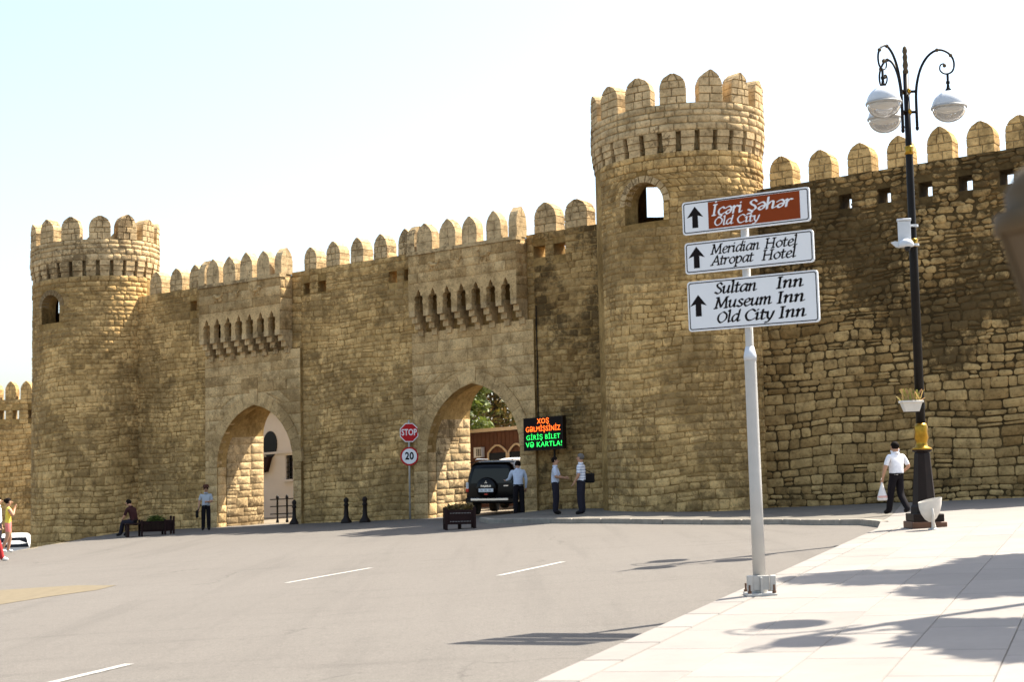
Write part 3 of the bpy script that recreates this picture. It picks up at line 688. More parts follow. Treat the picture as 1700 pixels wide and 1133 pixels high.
        cb.build('corbel', 'pale', t, tone=md.uniform(.45, .8), crust=.0)
    # strip of wall face beside the box
    for (e0, e1) in ((bx1, s1), (s0, bx0)):
        if e1 - e0 < .1: continue
        m2 = MB(); grid_wall(m2, [e0, e1], [7.0, 9.45], lambda u, h: True, -.75, 0, wallmap); m2.build('parapet_core', 'mortar', t, tone=.5, crust=.3)
        S3 = Stones(); lay(S3, wallmap, e0, e1, HT, 9.45, .4, .26, .02, .02, .02, .025, md, 'stone', (), (), (.2, .9), lambda u, h: .3); S3.build(t)
    return t, T, OF, HTp, fmap
def relief_animal(t, uc, hc, sc_, T, OF, flip=1, bull=False):
    """low carved relief: a walking beast, or a horned head"""
    mb = MB()
    def blob(a, b, ra, rb, d=.03, rot=0):
        d *= 3.2
        mb.ell((0, 0, 0), (1, 1, 1), 12, 6, T=lambda x, y, z: T(uc + flip * sc_ * (a + ra * x * math.cos(rot) - rb * z * math.sin(rot)), hc + sc_ * (b + ra * x * math.sin(rot) + rb * z * math.cos(rot)), OF + d * y))
    if bull:
        blob(0, .1, .15, .24); blob(0, -.18, .10, .12); blob(-.25, .33, .06, .2, .025, .5); blob(.25, .33, .06, .2, .025, -.5); blob(-.2, .18, .12, .05); blob(.2, .18, .12, .05)
    else:
        blob(0, .05, .38, .16); blob(.38, .22, .16, .17, .04); blob(.28, .12, .2, .2)
        for a, r_ in ((-.32, .25), (-.18, -.2), (.2, -.25), (.36, .3)): blob(a, -.22, .055, .22, .025, r_)
        blob(-.46, .22, .045, .26, .025, .5); blob(-.56, .45, .1, .045, .025); blob(.53, .2, .07, .06)
    mb.build('relief', 'ashlar', t, True, tone=.55, crust=.05)
g1, T_, OF_, HT_, fm1 = gate('fortress_gate', sA1, sB0, -13.13, 'arched stone gate with white building and black railing seen through it', -15.4, -11.32)
g2, T_, OF_, HT_, fm2 = gate('fortress_gate', sB1, sC0, -3.22, 'arched stone gate with black off-road car standing in its passage', -5.42, -.97)
for gt, b0, b1 in ((g1, -15.4, -11.32), (g2, -5.42, -.97)):
    wv = b1 - b0
    relief_animal(gt, b0 + wv * .25, 8.78, .42, T_, OF_, -1); relief_animal(gt, b0 + wv * .48, 8.80, .36, T_, OF_, 1, True); relief_animal(gt, b0 + wv * .72, 8.85, .46, T_, OF_, 1)
    n = 4
    for k in range(n):
        u = b0 + .72 + (wv - 1.05) * k / (n - .4)
        merlon(gt, wallmap, u, HT_ + .02, .32, .46, .98, .45, 'pale', md, rows=3, tone=(.6, .95), joint=.008, bev=.006, jit=.003, front=OF_ - .02, nmax=2)
    for u, side in ((b0 + .06, 0), (b1 - .16, 1)):                      # corner merlons run back along the sides
        smap = lambda a, b, d, u=u: W(u + d, a, b)
        merlon(gt, smap, OF_ - .42, HT_ + .02, .36, .46, 1.02, .30, 'pale', md, rows=3, tone=(.6, .95), joint=.008, bev=.006, jit=.003, front=.17, nmax=2)
m2 = MB(); m2.box(-13.75, -12.95, .10, .155, 5.22, 5.62, T=lambda u, o, h: W(u, o, h)); m2.build('carved_plaque', 'ashlar', g1, tone=.05, crust=.4)
m2 = MB(); m2.box(-13.95, -12.75, .10, .15, 5.72, 5.98, T=lambda u, o, h: W(u, o, h)); m2.build('carved_plaque', 'ashlar', g1, tone=.5, crust=.2)

# ---- round towers
def tower(name, sc0, rad, label, dh, wpx, nm, a_m0, cover, tonef=(.2, 1.0), crustf=lambda u, h: .2):
    t = empty(name, (0, 0, 0), 0, label, 'tower')
    cx, cy, _ = W(sc0, 0, 0)
    def cmap(r):
        return lambda u, h, o: ((lambda a: (lambda x, y: (x, y, gp(x, y) + h))(cx + (r + o) * math.sin(a), cy - (r + o) * math.cos(a)))(u / r))   # angle 0 faces the camera side, growing to the right
    view = math.atan2(cx, cy)                                            # direction of the tower from the camera
    a_c = -view                                                          # angle that faces the camera
    m = cmap(rad); nseg = 56
    wa, wh0, wh1, ww = wpx                                               # window angle (relative to the camera), sill, crown, half width
    wu = (a_c + wa) * rad
    us = sorted(set([rad * (-math.pi + 2 * math.pi * k / nseg) for k in range(nseg + 1)] + [wu - ww, wu + ww]))
    bw = (a_c + math.pi - wa - .10) * rad                               # opening through the back
    if bw > math.pi * rad: bw -= 2 * math.pi * rad
    us = sorted(set(us + [bw - .95, bw + .6]))
    sp_ = wh1 - ww
    hs = sorted([-2.2, 0, 3, 6, 8, wh0, wh1, wh1 - .4, 10.75 + dh, 10.85 + dh])
    body = MB()
    grid_wall(body, us, hs, lambda u, h: not ((wu - ww < u < wu + ww and wh0 < h < wh1) or (bw - .95 < u < bw + .6 and wh1 - .4 < h < 10.75 + dh)), -.62, -.0, m)
    # arched head of the window: two spandrels
    for sg in (-1, 1):
        pl = [(wu + sg * ww, wh1)] + [(wu + sg * ww * math.cos(q), sp_ + ww * math.sin(q)) for q in np.linspace(math.pi / 2, 0, 8)]
        body.prism(pl, -.62, -.003, lambda a, b, d: m(a, b, d))
    # unseen deck closing the shell, added to keep sun out of the inside
    body.lathe([(rad - .05, -2), (rad - .05, 8.0)], 40, (cx, cy)) if False else None
    dk = [m(rad * (2 * math.pi * k / 32), 10.9 + dh, -.1) for k in range(32)]; body.add(dk, [tuple(range(32))])
    body.build('tower_core', 'mortar', t, tone=.5, crust=.3)
    S = Stones(); vis = lambda u: max(.05, math.cos(u / rad - a_c))
    lo, hi = (a_c - cover[0]) * rad, (a_c + cover[1]) * rad
    def hole(h):
        if not (wh0 - .01 < h < wh1 + .25): return None
        e = ww + .16
        if h > sp_: e = math.sqrt(max(0, (ww + .2) ** 2 - (h - sp_) ** 2))
        return (wu - e, wu + e) if e > .05 else None
    for z in ((-2.0, 2.6, .46, .255, .017, .014, .022, .022, .06), (2.6, 5.2, .43, .235, .015, .012, .024, .019, .18), (5.2, 10.2 + dh, .37, .205, .013, .011, .024, .015, .2), (10.2 + dh, 10.85 + dh, .42, .22, .02, .018, .01, .03, 0)):
        lay(S, m, lo, hi, *z[:8], md, 'stone', [hole], [wh0, wh1], tonef, crustf, vis, split=z[8])
    S.build(t)
    for k in range(11):                                                  # stones of the window arch
        q0, q1 = math.pi * k / 11, math.pi * (k + 1) / 11
        pl = [(wu - (ww) * math.cos(q0 + .02), sp_ + ww * math.sin(q0 + .02)), (wu - (ww + .2) * math.cos(q0 + .02), sp_ + (ww + .2) * math.sin(q0 + .02)), (wu - (ww + .2) * math.cos(q1 - .02), sp_ + (ww + .2) * math.sin(q1 - .02)), (wu - ww * math.cos(q1 - .02), sp_ + ww * math.sin(q1 - .02))]
        mb = MB(); mb.prism(pl, -.3, .025, lambda a, b, d: m(a, b, d)); mb.build('voussoir', 'pale', t, tone=md.uniform(.2, .8), crust=.1)
    for sg in (-1, 1):
        yy = wh0
        while yy < sp_ - .05:
            e = min(yy + .27, sp_); mb = MB(); a0, a1 = sorted((wu + sg * ww, wu + sg * (ww + .16))); mb.prism([(a0, yy + .01), (a1, yy + .01), (a1, e - .01), (a0, e - .01)], -.3, .022, lambda a, b, d: m(a, b, d)); mb.build('jamb_stone', 'stone', t, tone=md.uniform(.2, .8), crust=.1); yy = e
    # crown: corbels, parapet, merlons
    rp = rad + .10; mp = cmap(rp); H1, H2, H3 = 10.85 + dh, 11.45 + dh, 12.3 + dh
    mb = MB(); grid_wall(mb, [rp * (-math.pi + 2 * math.pi * k / nseg) for k in range(nseg + 1)], [H2, H3], lambda u, h: True, -.6, -.02, mp)
    grid_wall(mb, [rp * (-math.pi + 2 * math.pi * k / nseg) for k in range(nseg + 1)], [H1, H2 - .002], lambda u, h: True, -.5, -.3, mp)
    mb.build('parapet_core', 'mortar_pale', t, tone=.5, crust=.1)
    nc = 30
    for k in range(nc):                                                  # corbel blocks, each of three stones
        a = 2 * math.pi * k / nc; da = math.pi / nc * .72
        if math.cos(a - a_c) < -.15: continue
        cb = None
        for q, (ha, hb_, ex) in enumerate(((H1 - .02, H1 + .19, -.075), (H1 + .20, H1 + .39, -.03), (H1 + .40, H2, .01))):
            mb = MB(); w2 = da * rp * (1 if q else .93); j_ = md.uniform(-.012, .012)
            mb.prism([(a * rp - w2 + j_, ha), (a * rp + w2 + j_, ha), (a * rp + w2, hb_), (a * rp - w2, hb_)], -.3, ex + md.uniform(-.012, .012), lambda aa, b, d: mp(aa, b, d))
            o_ = mb.build('corbel' if q == 0 else 'stone', 'pale', t if q == 0 else cb, tone=md.uniform(.3, .9), crust=.05)
            if q == 0: cb = o_
    S4 = Stones(); lay(S4, mp, (a_c - 1.75) * rp, (a_c + 1.75) * rp, H2 + .005, H3, .46, .215, .022, .018, .012, .02, md, 'pale', (), (), (.3, 1.0), lambda u, h: .05, lambda u: max(.05, math.cos(u / rp - a_c))); S4.build(t)
    for k in range(nm):
        a = a_c + a_m0 + 2 * math.pi * k / nm; merlon(t, mp, a * rp, H3, .41, .48, 1.0, .5, 'pale', md, rows=4, tone=(.45, 1.0), stones=math.cos(a - a_c) > -.1)
    return t
tower('round_tower', -21.9, 2.48, 'round crenellated tower beside the seated man and slatted planter', -.55, (math.asin(-74 / 104), 8.5, 9.65, .5), 14, R(3), (1.62, .95), crustf=lambda u, h: .12)
tower('round_tower', 4.76, 2.66, 'round crenellated tower with arched window behind the direction signs', 0, (math.asin(-57 / 138), 8.78, 10.02, .66), 15, R(-1.6), (1.15, 1.62), crustf=lambda u, h: .12 + (.22 if 7 < h < 9.6 else 0))
# ---- lower wall standing farther off, past the round tower
def far_wall():
    t = empty('curtain_wall', (0, 0, 0), 0, 'lower distant crenellated wall beyond the white parked car', 'wall')
    Y = 82.0; zt = 5.75; m = lambda u, h, o: (u, Y - o + (u + 28) * -.12, h)
    mb = MB(); wn = [((x - 850) / F * Y, .19, 4.85) for x in (-27, 1, 24, 51, 78)]
    us = sorted([-46, -22] + [v for c, r_, h in wn for v in (c - r_, c + r_)])
    grid_wall(mb, us, [-6, 4.65, 5.15, zt], lambda u, h: not (4.65 < h < 5.15 and any(abs(u - c) < r_ for c, r_, _ in wn)), -.8, 0, m); mb.build('wall_core', 'mortar', t, tone=.5, crust=.2)
    S = Stones(); hl = [(lambda h, c=c, r_=r_: (c - r_, c + r_) if 4.64 < h < 5.16 else None) for c, r_, _ in wn]
    lay(S, m, -31.5, -26, -4.0, zt, .55, .3, .018, .018, .02, .02, md, 'stone', hl, [4.65, 5.15], (.2, .9), lambda u, h: .1, split=.1); S.build(t)
    for x in (-40, -13, 14, 41, 68): merlon(t, m, (x - 850) / F * Y, zt, .33, .5, 1.05, .6, 'stone', md, rows=4, tone=(.3, .8))
    mb = MB(); grid_wall(mb, [-46, -22], [-6, 6.6], lambda u, h: True, -1.2, 0, lambda u, h, o: (u, Y + 8 - o, h)); 
    return t
far_wall()

# ------------------------------------------------------------------ lettering: broad-nib italic capitals and small letters
def catmull(P, n=7):
    P = [np.array(p, float) for p in P]
    if len(P) == 2: return [P[0] + (P[1] - P[0]) * t for t in np.linspace(0, 1, 5)]
    Q = [2 * P[0] - P[1]] + P + [2 * P[-1] - P[-2]]; out = []
    for i in range(1, len(Q) - 2):
        for t in np.linspace(0, 1, n, endpoint=False):
            out.append(.5 * ((2 * Q[i]) + (-Q[i - 1] + Q[i + 1]) * t + (2 * Q[i - 1] - 5 * Q[i] + 4 * Q[i + 1] - Q[i + 2]) * t * t + (-Q[i - 1] + 3 * Q[i] - 3 * Q[i + 1] + Q[i + 2]) * t ** 3))
    return out + [P[-1]]
_bowl = [(.74, .95), (.42, 1.0), (.1, .6), (.12, .14), (.32, .02), (.58, .28), (.74, .6)]
_c = [(.72, .80), (.52, 1.0), (.2, .8), (.09, .4), (.25, .04), (.5, .02), (.76, .2)]
_e = [(.12, .45), (.5, .55), (.68, .8), (.48, 1.0), (.2, .8), (.09, .35), (.28, .02), (.52, .04), (.74, .2)]
def _ser(x, y, w_=.17): return [(x - w_, y), (x + w_, y)]
GL = {  # glyph: (advance, strokes)
 'a': (.98, [_bowl, [(.80, 1.0), (.72, .25), (.80, .02), (.98, .14)]]), 'c': (.82, [_c]), 'ç': (.82, [_c, [(.42, 0), (.48, -.14), (.36, -.34), (.14, -.32)]]),
 'd': (1.0, [_bowl, [(.86, 1.58), (.73, .25), (.80, .02), (.98, .14)]]), 'e': (.82, [_e]), 'ə': (.84, [[(.8 - x, 1 - y) for x, y in _e]]),
 'h': (.95, [[(.1, 1.58), (.08, 0)], [(.1, .5), (.38, .94), (.62, .93), (.64, .6), (.6, .12), (.68, .02), (.88, .14)]]),
 'i': (.46, [[(-.02, .82), (.14, .97), (.12, .12), (.2, .02), (.38, .14)], [(.12, 1.38), (.17, 1.34)]]), 'l': (.44, [[(.0, 1.5), (.14, 1.58), (.12, .12), (.2, .02), (.36, .14)]]),
 'm': (1.42, [[(-.02, .82), (.13, .97), (.1, 0)], [(.1, .5), (.36, .95), (.57, .93), (.56, 0)], [(.57, .5), (.84, .95), (1.05, .93), (1.03, .12), (1.11, .02), (1.3, .14)]]),
 'n': (.98, [[(-.02, .82), (.13, .97), (.1, 0)], [(.1, .5), (.4, .95), (.63, .93), (.61, .12), (.69, .02), (.88, .14)]]),
 'o': (.92, [[(.46, 1.0), (.12, .7), (.11, .28), (.4, .0), (.75, .3), (.76, .74), (.46, 1.0)]]),
 'p': (.94, [[(-.02, .82), (.14, .97), (.08, -.5)], [(.1, .5), (.42, .98), (.76, .8), (.72, .28), (.4, .0), (.12, .14)], _ser(.08, -.5)]),
 'r': (.68, [[(-.02, .82), (.13, .97), (.1, 0)], [(.1, .5), (.36, .95), (.62, .9)]]), 's': (.70, [[(.58, .86), (.36, 1.0), (.14, .8), (.3, .55), (.54, .3), (.4, .03), (.17, .01), (.02, .16)]]),
 't': (.56, [[(.2, 1.32), (.15, .2), (.25, .02), (.48, .14)], [(-.04, .95), (.48, .95)]]), 'u': (.98, [[(-.02, .82), (.13, .97), (.1, .25), (.24, .02), (.5, .22), (.68, .6)], [(.70, 1.0), (.64, .16), (.72, .02), (.9, .14)]]),
 'y': (.86, [[(-.02, .82), (.14, .97), (.17, .3), (.34, .02)], [(.74, 1.0), (.55, .2), (.26, -.38), (.0, -.42)]]),
 'A': (1.15, [[(.02, 0), (.62, 1.45)], [(.60, 1.45), (.98, 0)], [(.25, .5), (.82, .5)], _ser(.02, 0), _ser(.98, 0)]),
 'C': (1.12, [[(1.02, 1.16), (.70, 1.46), (.28, 1.2), (.10, .7), (.3, .12), (.66, .0), (1.02, .22)]]),
 'H': (1.30, [[(.18, 1.45), (.14, 0)], [(1.02, 1.45), (.98, 0)], [(.16, .74), (1.0, .74)], _ser(.18, 1.45), _ser(.14, 0), _ser(1.02, 1.45), _ser(.98, 0)]),
 'I': (.60, [[(.2, 1.45), (.18, 0)], _ser(.2, 1.45), _ser(.18, 0)]), 'İ': (.60, [[(.2, 1.45), (.18, 0)], _ser(.2, 1.45), _ser(.18, 0), [(.2, 1.86), (.25, 1.82)]]),
 'M': (1.55, [[(.10, 0), (.26, 1.45)], [(.26, 1.45), (.66, .1)], [(.66, .1), (1.20, 1.45)], [(1.20, 1.45), (1.26, 0)], _ser(.10, 0), _ser(1.26, 0), _ser(.18, 1.45, .12), _ser(1.26, 1.45, .12)]),
 'O': (1.28, [[(.66, 1.46), (.2, 1.1), (.12, .45), (.5, .0), (1.02, .4), (1.08, 1.02), (.66, 1.46)]]), 'S': (.92, [[(.78, 1.2), (.54, 1.46), (.22, 1.25), (.3, .92), (.66, .6), (.74, .25), (.42, .0), (.06, .22)]]), ' ': (.55, [])}
GL['Ş'] = (.92, GL['S'][1] + [[(.4, 0), (.46, -.14), (.34, -.34), (.12, -.32)]])
def italic(mb, text, x0, x1, y, xh, mapf, nib=.145, shear=.2):
    """write text between x0 and x1 on baseline y with x-height xh; each pen move is a small facet, laid a hair above the last"""
    adv = sum(GL[ch][0] for ch in text); k = (x1 - x0) / (adv * xh - .1 * xh); pen = 0; z = 0
    a = R(32); nb = np.array([math.cos(a), math.sin(a)]) * nib / 2; th = np.array([-math.sin(a), math.cos(a)]) * .055
    for ch in text:
        ad, strokes = GL[ch]
        for st in strokes:
            pts = catmull(st)
            for p, q in zip(pts[:-1], pts[1:]):
                cs = [c + e * s_ + t_ for c in (p, q) for e, s_ in ((nb, 1), (nb, -1)) for t_ in (th, -th)]
                hull = []                                         # convex hull of the nib at both ends
                cs = sorted([tuple(c) for c in cs])
                cross = lambda o, a_, b_: (a_[0] - o[0]) * (b_[1] - o[1]) - (a_[1] - o[1]) * (b_[0] - o[0])
                lo = []
                for c in cs:
                    while len(lo) > 1 and cross(lo[-2], lo[-1], c) <= 0: lo.pop()
                    lo.append(c)
                hi = []
                for c in reversed(cs):
                    while len(hi) > 1 and cross(hi[-2], hi[-1], c) <= 0: hi.pop()
                    hi.append(c)
                hull = lo[:-1] + hi[:-1]; z += 1
                mb.add([mapf(x0 + ((pen + c[0]) * k + c[1] * shear) * xh - .1 * xh * k, y + c[1] * xh, .0009 + .000004 * (z % 160)) for c in hull], [tuple(range(len(hull)))])
        pen += ad
def text_mesh(txt, size, sx=1.0, bold=0.0, spacing=1.0):
    cu = bpy.data.curves.new('txt', 'FONT'); cu.body = txt; cu.size = size; cu.align_x = 'CENTER'; cu.align_y = 'CENTER'; cu.offset = bold; cu.space_character = spacing; cu.resolution_u = 3
    o = bpy.data.objects.new('txt', cu); COL.objects.link(o); dg = bpy.context.evaluated_depsgraph_get(); dg.update()
    me = o.evaluated_get(dg).to_mesh(); v = [(p.co.x * sx, p.co.y) for p in me.vertices]; f = [tuple(p.vertices) for p in me.polygons]
    bpy.data.objects.remove(o); bpy.data.curves.remove(cu); return v, f

# ------------------------------------------------------------------ direction sign
def rrect(a0, a1, b0, b1, r, n=5):
    out = []
    for cx, cy, st in ((a1 - r, b1 - r, 0), (a0 + r, b1 - r, 90), (a0 + r, b0 + r, 180), (a1 - r, b0 + r, 270)):
        out += [(cx + r * math.cos(R(st + 90 * k / n)), cy + r * math.sin(R(st + 90 * k / n))) for k in range(n + 1)]
    return out
def frame_ring(mb, outer, inner, z, T):
    n = len(outer); mb.add([T(a, b, z) for a, b in outer] + [T(a, b, z) for a, b in inner], [(i, (i + 1) % n, n + (i + 1) % n, n + i) for i in range(n)])
def direction_sign():
    B = ground(1262, 989, KH); t = empty('direction_sign', B, 0, 'tall grey post with three white hotel and old city direction panels', 'sign')
    t.rotation_euler = (0, R(-.5), 0)
    MB().lathe([(.070, .10), (.067, 1.2), (.064, 2.52), (.064, 2.56), (.044, 2.68), (.044, 4.32), (.02, 4.335)], 20).build('pole', 'pole_grey', t, True)
    mb = MB(); mb.lathe([(.069, 2.52), (.069, 2.57), (.046, 2.67)], 20); mb.build('pole_collar', 'white_metal', t, True)
    mb = MB(); mb.bbox(-.16, .16, -.16, .16, -.005, .03, .006); mb.build('base_plate', 'grey_metal', t)
    mb = MB(); mb.bbox(-.155, -.09, -.13, -.10, .05, .22, .008); mb.bbox(.09, .155, -.13, -.10, .05, .22, .008); mb.bbox(-.09, .09, -.10, -.085, .06, .215, .004); mb.bbox(-.012, .012, -.13, -.101, .03, .2, .003)
    mb.lathe([(.085, .03), (.085, .2), (.075, .2)], 16); mb.build('base_bracket', 'grey_metal', t)
    for x in (-.13, .13):
        for y in (-.13, .13): MB().lathe([(.022, .03), (.022, .055), (.011, .056), (.011, .12)], 6, (x, y)).build('bolt', 'rust_iron', t)
    psi = R(-32); pc, ps = math.cos(psi), math.sin(psi); yo = .062
    def TT(a, b, d): return (a * pc + ps * (yo + d) , a * ps - pc * (yo + d), b)        # panel coordinates to the post's frame
    sx = 1.70 / 220.0                                                                  # metres per photo pixel along the panel
    for (n0, n1, b0, b1, rows) in ((1134, 1352, 3.955, 4.325, 'a'), (1136, 1355, 3.515, 3.865, 'b'), (1138, 1359, 2.875, 3.43, 'c')):
        ax = lambda px: (px - 1245) * (.00640 if px < 1245 else .00725)
        a0, a1 = ax(n0), ax(n1)
        mb = MB(); mb.prism(rrect(a0, a1, b0, b1, .035), -.022, 0, TT); p = mb.build('panel', 'sign_white', t)
        mb = MB(); frame_ring(mb, rrect(a0 + .016, a1 - .016, b0 + .016, b1 - .016, .028), rrect(a0 + .027, a1 - .027, b0 + .027, b1 - .027, .02), .0012, TT); mb.build('border_line', 'sign_black', p)
        cy = (b0 + b1) / 2; ac = ax(1158)
        mb = MB(); mb.add([TT(ac + x, cy + y, .0012) for x, y in ((-.036, -.115), (.036, -.115), (.034, .02), (.10, .0), (0, .125), (-.10, .0), (-.034, .02))], [(0, 1, 2, 6), (2, 3, 4), (6, 2, 4), (6, 4, 5)]); mb.build('arrow', 'sign_black', p)
        if rows == 'a':
            mb = MB(); mb.add([TT(x, y, .001) for x, y in ((ax(1183), b0 + .040), (ax(1337), b0 + .040), (ax(1337), b1 - .031), (ax(1183), b1 - .031))], [(0, 1, 2, 3)]); br = mb.build('brown_field', 'sign_brown', p)
            T2 = lambda a, b, d: TT(a, b, d + .001); mb = MB()
            italic(mb, 'İçəri', ax(1192), ax(1246), b0 + .186, .079, T2, .19); italic(mb, 'Şəhər', ax(1256), ax(1325), b0 + .186, .079, T2, .19)
            italic(mb, 'Old', ax(1194), ax(1228), b0 + .070, .060, T2, .165); italic(mb, 'City', ax(1236), ax(1273), b0 + .070, .060, T2, .165)
            mb.build('lettering', 'sign_white', br)
        else:
            mb = MB()
            if rows == 'b':
                for tx, x0, x1, y in (('Meridian', 1187, 1271, .198), ('Hotel', 1281, 1330, .198), ('Atropat', 1187, 1260, .074), ('Hotel', 1276, 1327, .074)): italic(mb, tx, ax(x0), ax(x1), b0 + y, .071, TT, .19)
            else:
                for tx, x0, x1, y in (('Sultan', 1190, 1264, .395), ('Inn', 1297, 1337, .395), ('Museum', 1190, 1287, .235), ('Inn', 1297, 1338, .235), ('Old', 1192, 1233, .075), ('City', 1243, 1289, .075), ('Inn', 1299, 1339, .075)): italic(mb, tx, ax(x0), ax(x1), b0 + y, .080, TT, .215)
            mb.build('lettering', 'sign_black', p)
        for zz in (b0 + .08, b1 - .08):
            mb = MB(); mb.lathe([(.053, zz - .018), (.053, zz + .018)], 16); mb.prism([(-.06, zz - .018), (.06, zz - .018), (.06, zz + .018), (-.06, zz + .018)], -.05, -.0225, TT); mb.build('clamp', 'grey_metal', p)
direction_sign()

# ------------------------------------------------------------------ stop sign with speed limit
def stop_sign():
    B = ground(681, 863); t = empty('stop_sign', B, 0, 'red stop sign above round 20 speed limit sign on grey pole', 'sign')
    k = (FW @ (np.array(B) - CAM)) / F                                              # metres per photo pixel here
    H = lambda y: (863 - y) * k
    MB().lathe([(.033, -.05), (.033, H(703) + .1), (.0, H(703) + .11)], 12).build('pole', 'grey_metal', t, True)
    rot = R(8); T = lambda a, b, d: (a * math.cos(rot) + math.sin(rot) * (.05 + d), a * math.sin(rot) * -1 - math.cos(rot) * (.05 + d), b)
    oc = lambda r, z: [(r * math.cos(R(22.5 + 45 * i)), z + r * math.sin(R(22.5 + 45 * i))) for i in range(8)]
    zc, r = H(719), 16.9 * k
    mb = MB(); mb.prism(oc(r, zc), -.015, 0, T); p = mb.build('stop_plate', 'sign_white', t)
    mb = MB(); mb.add([T(a, b, .002) for a, b in oc(r * .92, zc)], [tuple(range(8))]); mb.build('red_face', 'sign_red', p)
    v, f = text_mesh('STOP', r * .86, .74, .006, 1.02); obj('lettering', [T(a, zc + b, .005) for a, b in v], f, 'sign_white', p)
    zc, r = H(758.5), 15.6 * k; ci = lambda r_: [(r_ * math.cos(2 * math.pi * i / 32), zc + r_ * math.sin(2 * math.pi * i / 32)) for i in range(32)]
    mb = MB(); mb.prism(ci(r), -.015, 0, T); p = mb.build('speed_plate', 'sign_red', t)
    mb = MB(); mb.add([T(a, b, .002) for a, b in ci(r * .82)], [tuple(range(32))]); mb.build('white_face', 'sign_white', p)
    v, f = text_mesh('20', r * 1.08, .85, .012, 1.05); obj('lettering', [T(a, zc + b, .005) for a, b in v], f, 'sign_black', p)
stop_sign()

# ------------------------------------------------------------------ lit message board on the wall
def led_board():
    t = empty('message_board', (0, 0, 0), 0, 'black electronic board with orange and green lit text on the wall', 'message board')
    of = .62; a0, h1 = on_wall(869, 694, of); a1, _ = on_wall(934, 694, of); _, h0 = on_wall(869, 750, of)
    h1 -= .03; 
    mb = MB(); mb.box(a0, a1, of - .22, of, h0, h1, T=lambda u, o, h: W(u, o, h)); c = mb.build('casing', 'brown_iron', t)
    mb = MB(); ins = .03; frame_ring(mb, [(a0, h0), (a1, h0), (a1, h1), (a0, h1)], [(a0 + ins, h0 + ins), (a1 - ins, h0 + ins), (a1 - ins, h1 - ins), (a0 + ins, h1 - ins)], of + .012, lambda a, b, d: W(a, d, b)); mb.build('frame', 'brown_iron', c)
    mb = MB(); mb.add([W(a, of + .004, b) for a, b in ((a0 + .02, h0 + .02), (a1 - .02, h0 + .02), (a1 - .02, h1 - .02), (a0 + .02, h1 - .02))], [(0, 1, 2, 3)]); s_ = mb.build('screen', 'sign_black', t)
    w_, hh = a1 - a0, h1 - h0; mid = (a0 + a1) / 2
    for txt, fx, fy, fw, fh, mt in (('XOŞ', .50, .875, .30, .16, 'led_orange'), ('GƏLMİŞSİNİZ', .5, .64, .88, .16, 'led_orange'), ('GİRİŞ BİLET', .5, .39, .86, .15, 'led_green'), ('VƏ KARTLA!', .51, .17, .92, .16, 'led_green')):
        v, f = text_mesh(txt, 1.0, 1.0, .0, 1.06); xs = [p[0] for p in v]; k = w_ * fw / (max(xs) - min(xs)); xc = (max(xs) + min(xs)) / 2
        ky = hh * fh / .73
        obj('lettering', [W(a0 + fx * w_ + (a - xc) * k, of + .009, h0 + fy * hh + b * ky) for a, b in v], f, mt, s_)
    u = a0 + w_ * .62
    mb = MB(); mb.tube([W(u, of - .2, h1 - .2), W(u, .0, h1 - .2)], .03); mb.tube([W(u, of - .2, h0 + .2), W(u, .0, h0 + .2)], .03); mb.build('wall_bracket', 'black_iron', t)
    mb = MB(); mb.tube([W(u + .1, of - .24, h0 + .1), W(u + .1, of - .24, -.02)], .035); mb.build('support_post', 'black_iron', t)
    mb = MB(); mb.tube([W(-.62, .05, 7.0), W(-.61, .05, 4.8), W(-.62, .05, h1 + .02)], .018); mb.build('cable', 'black_iron', t)
led_board()

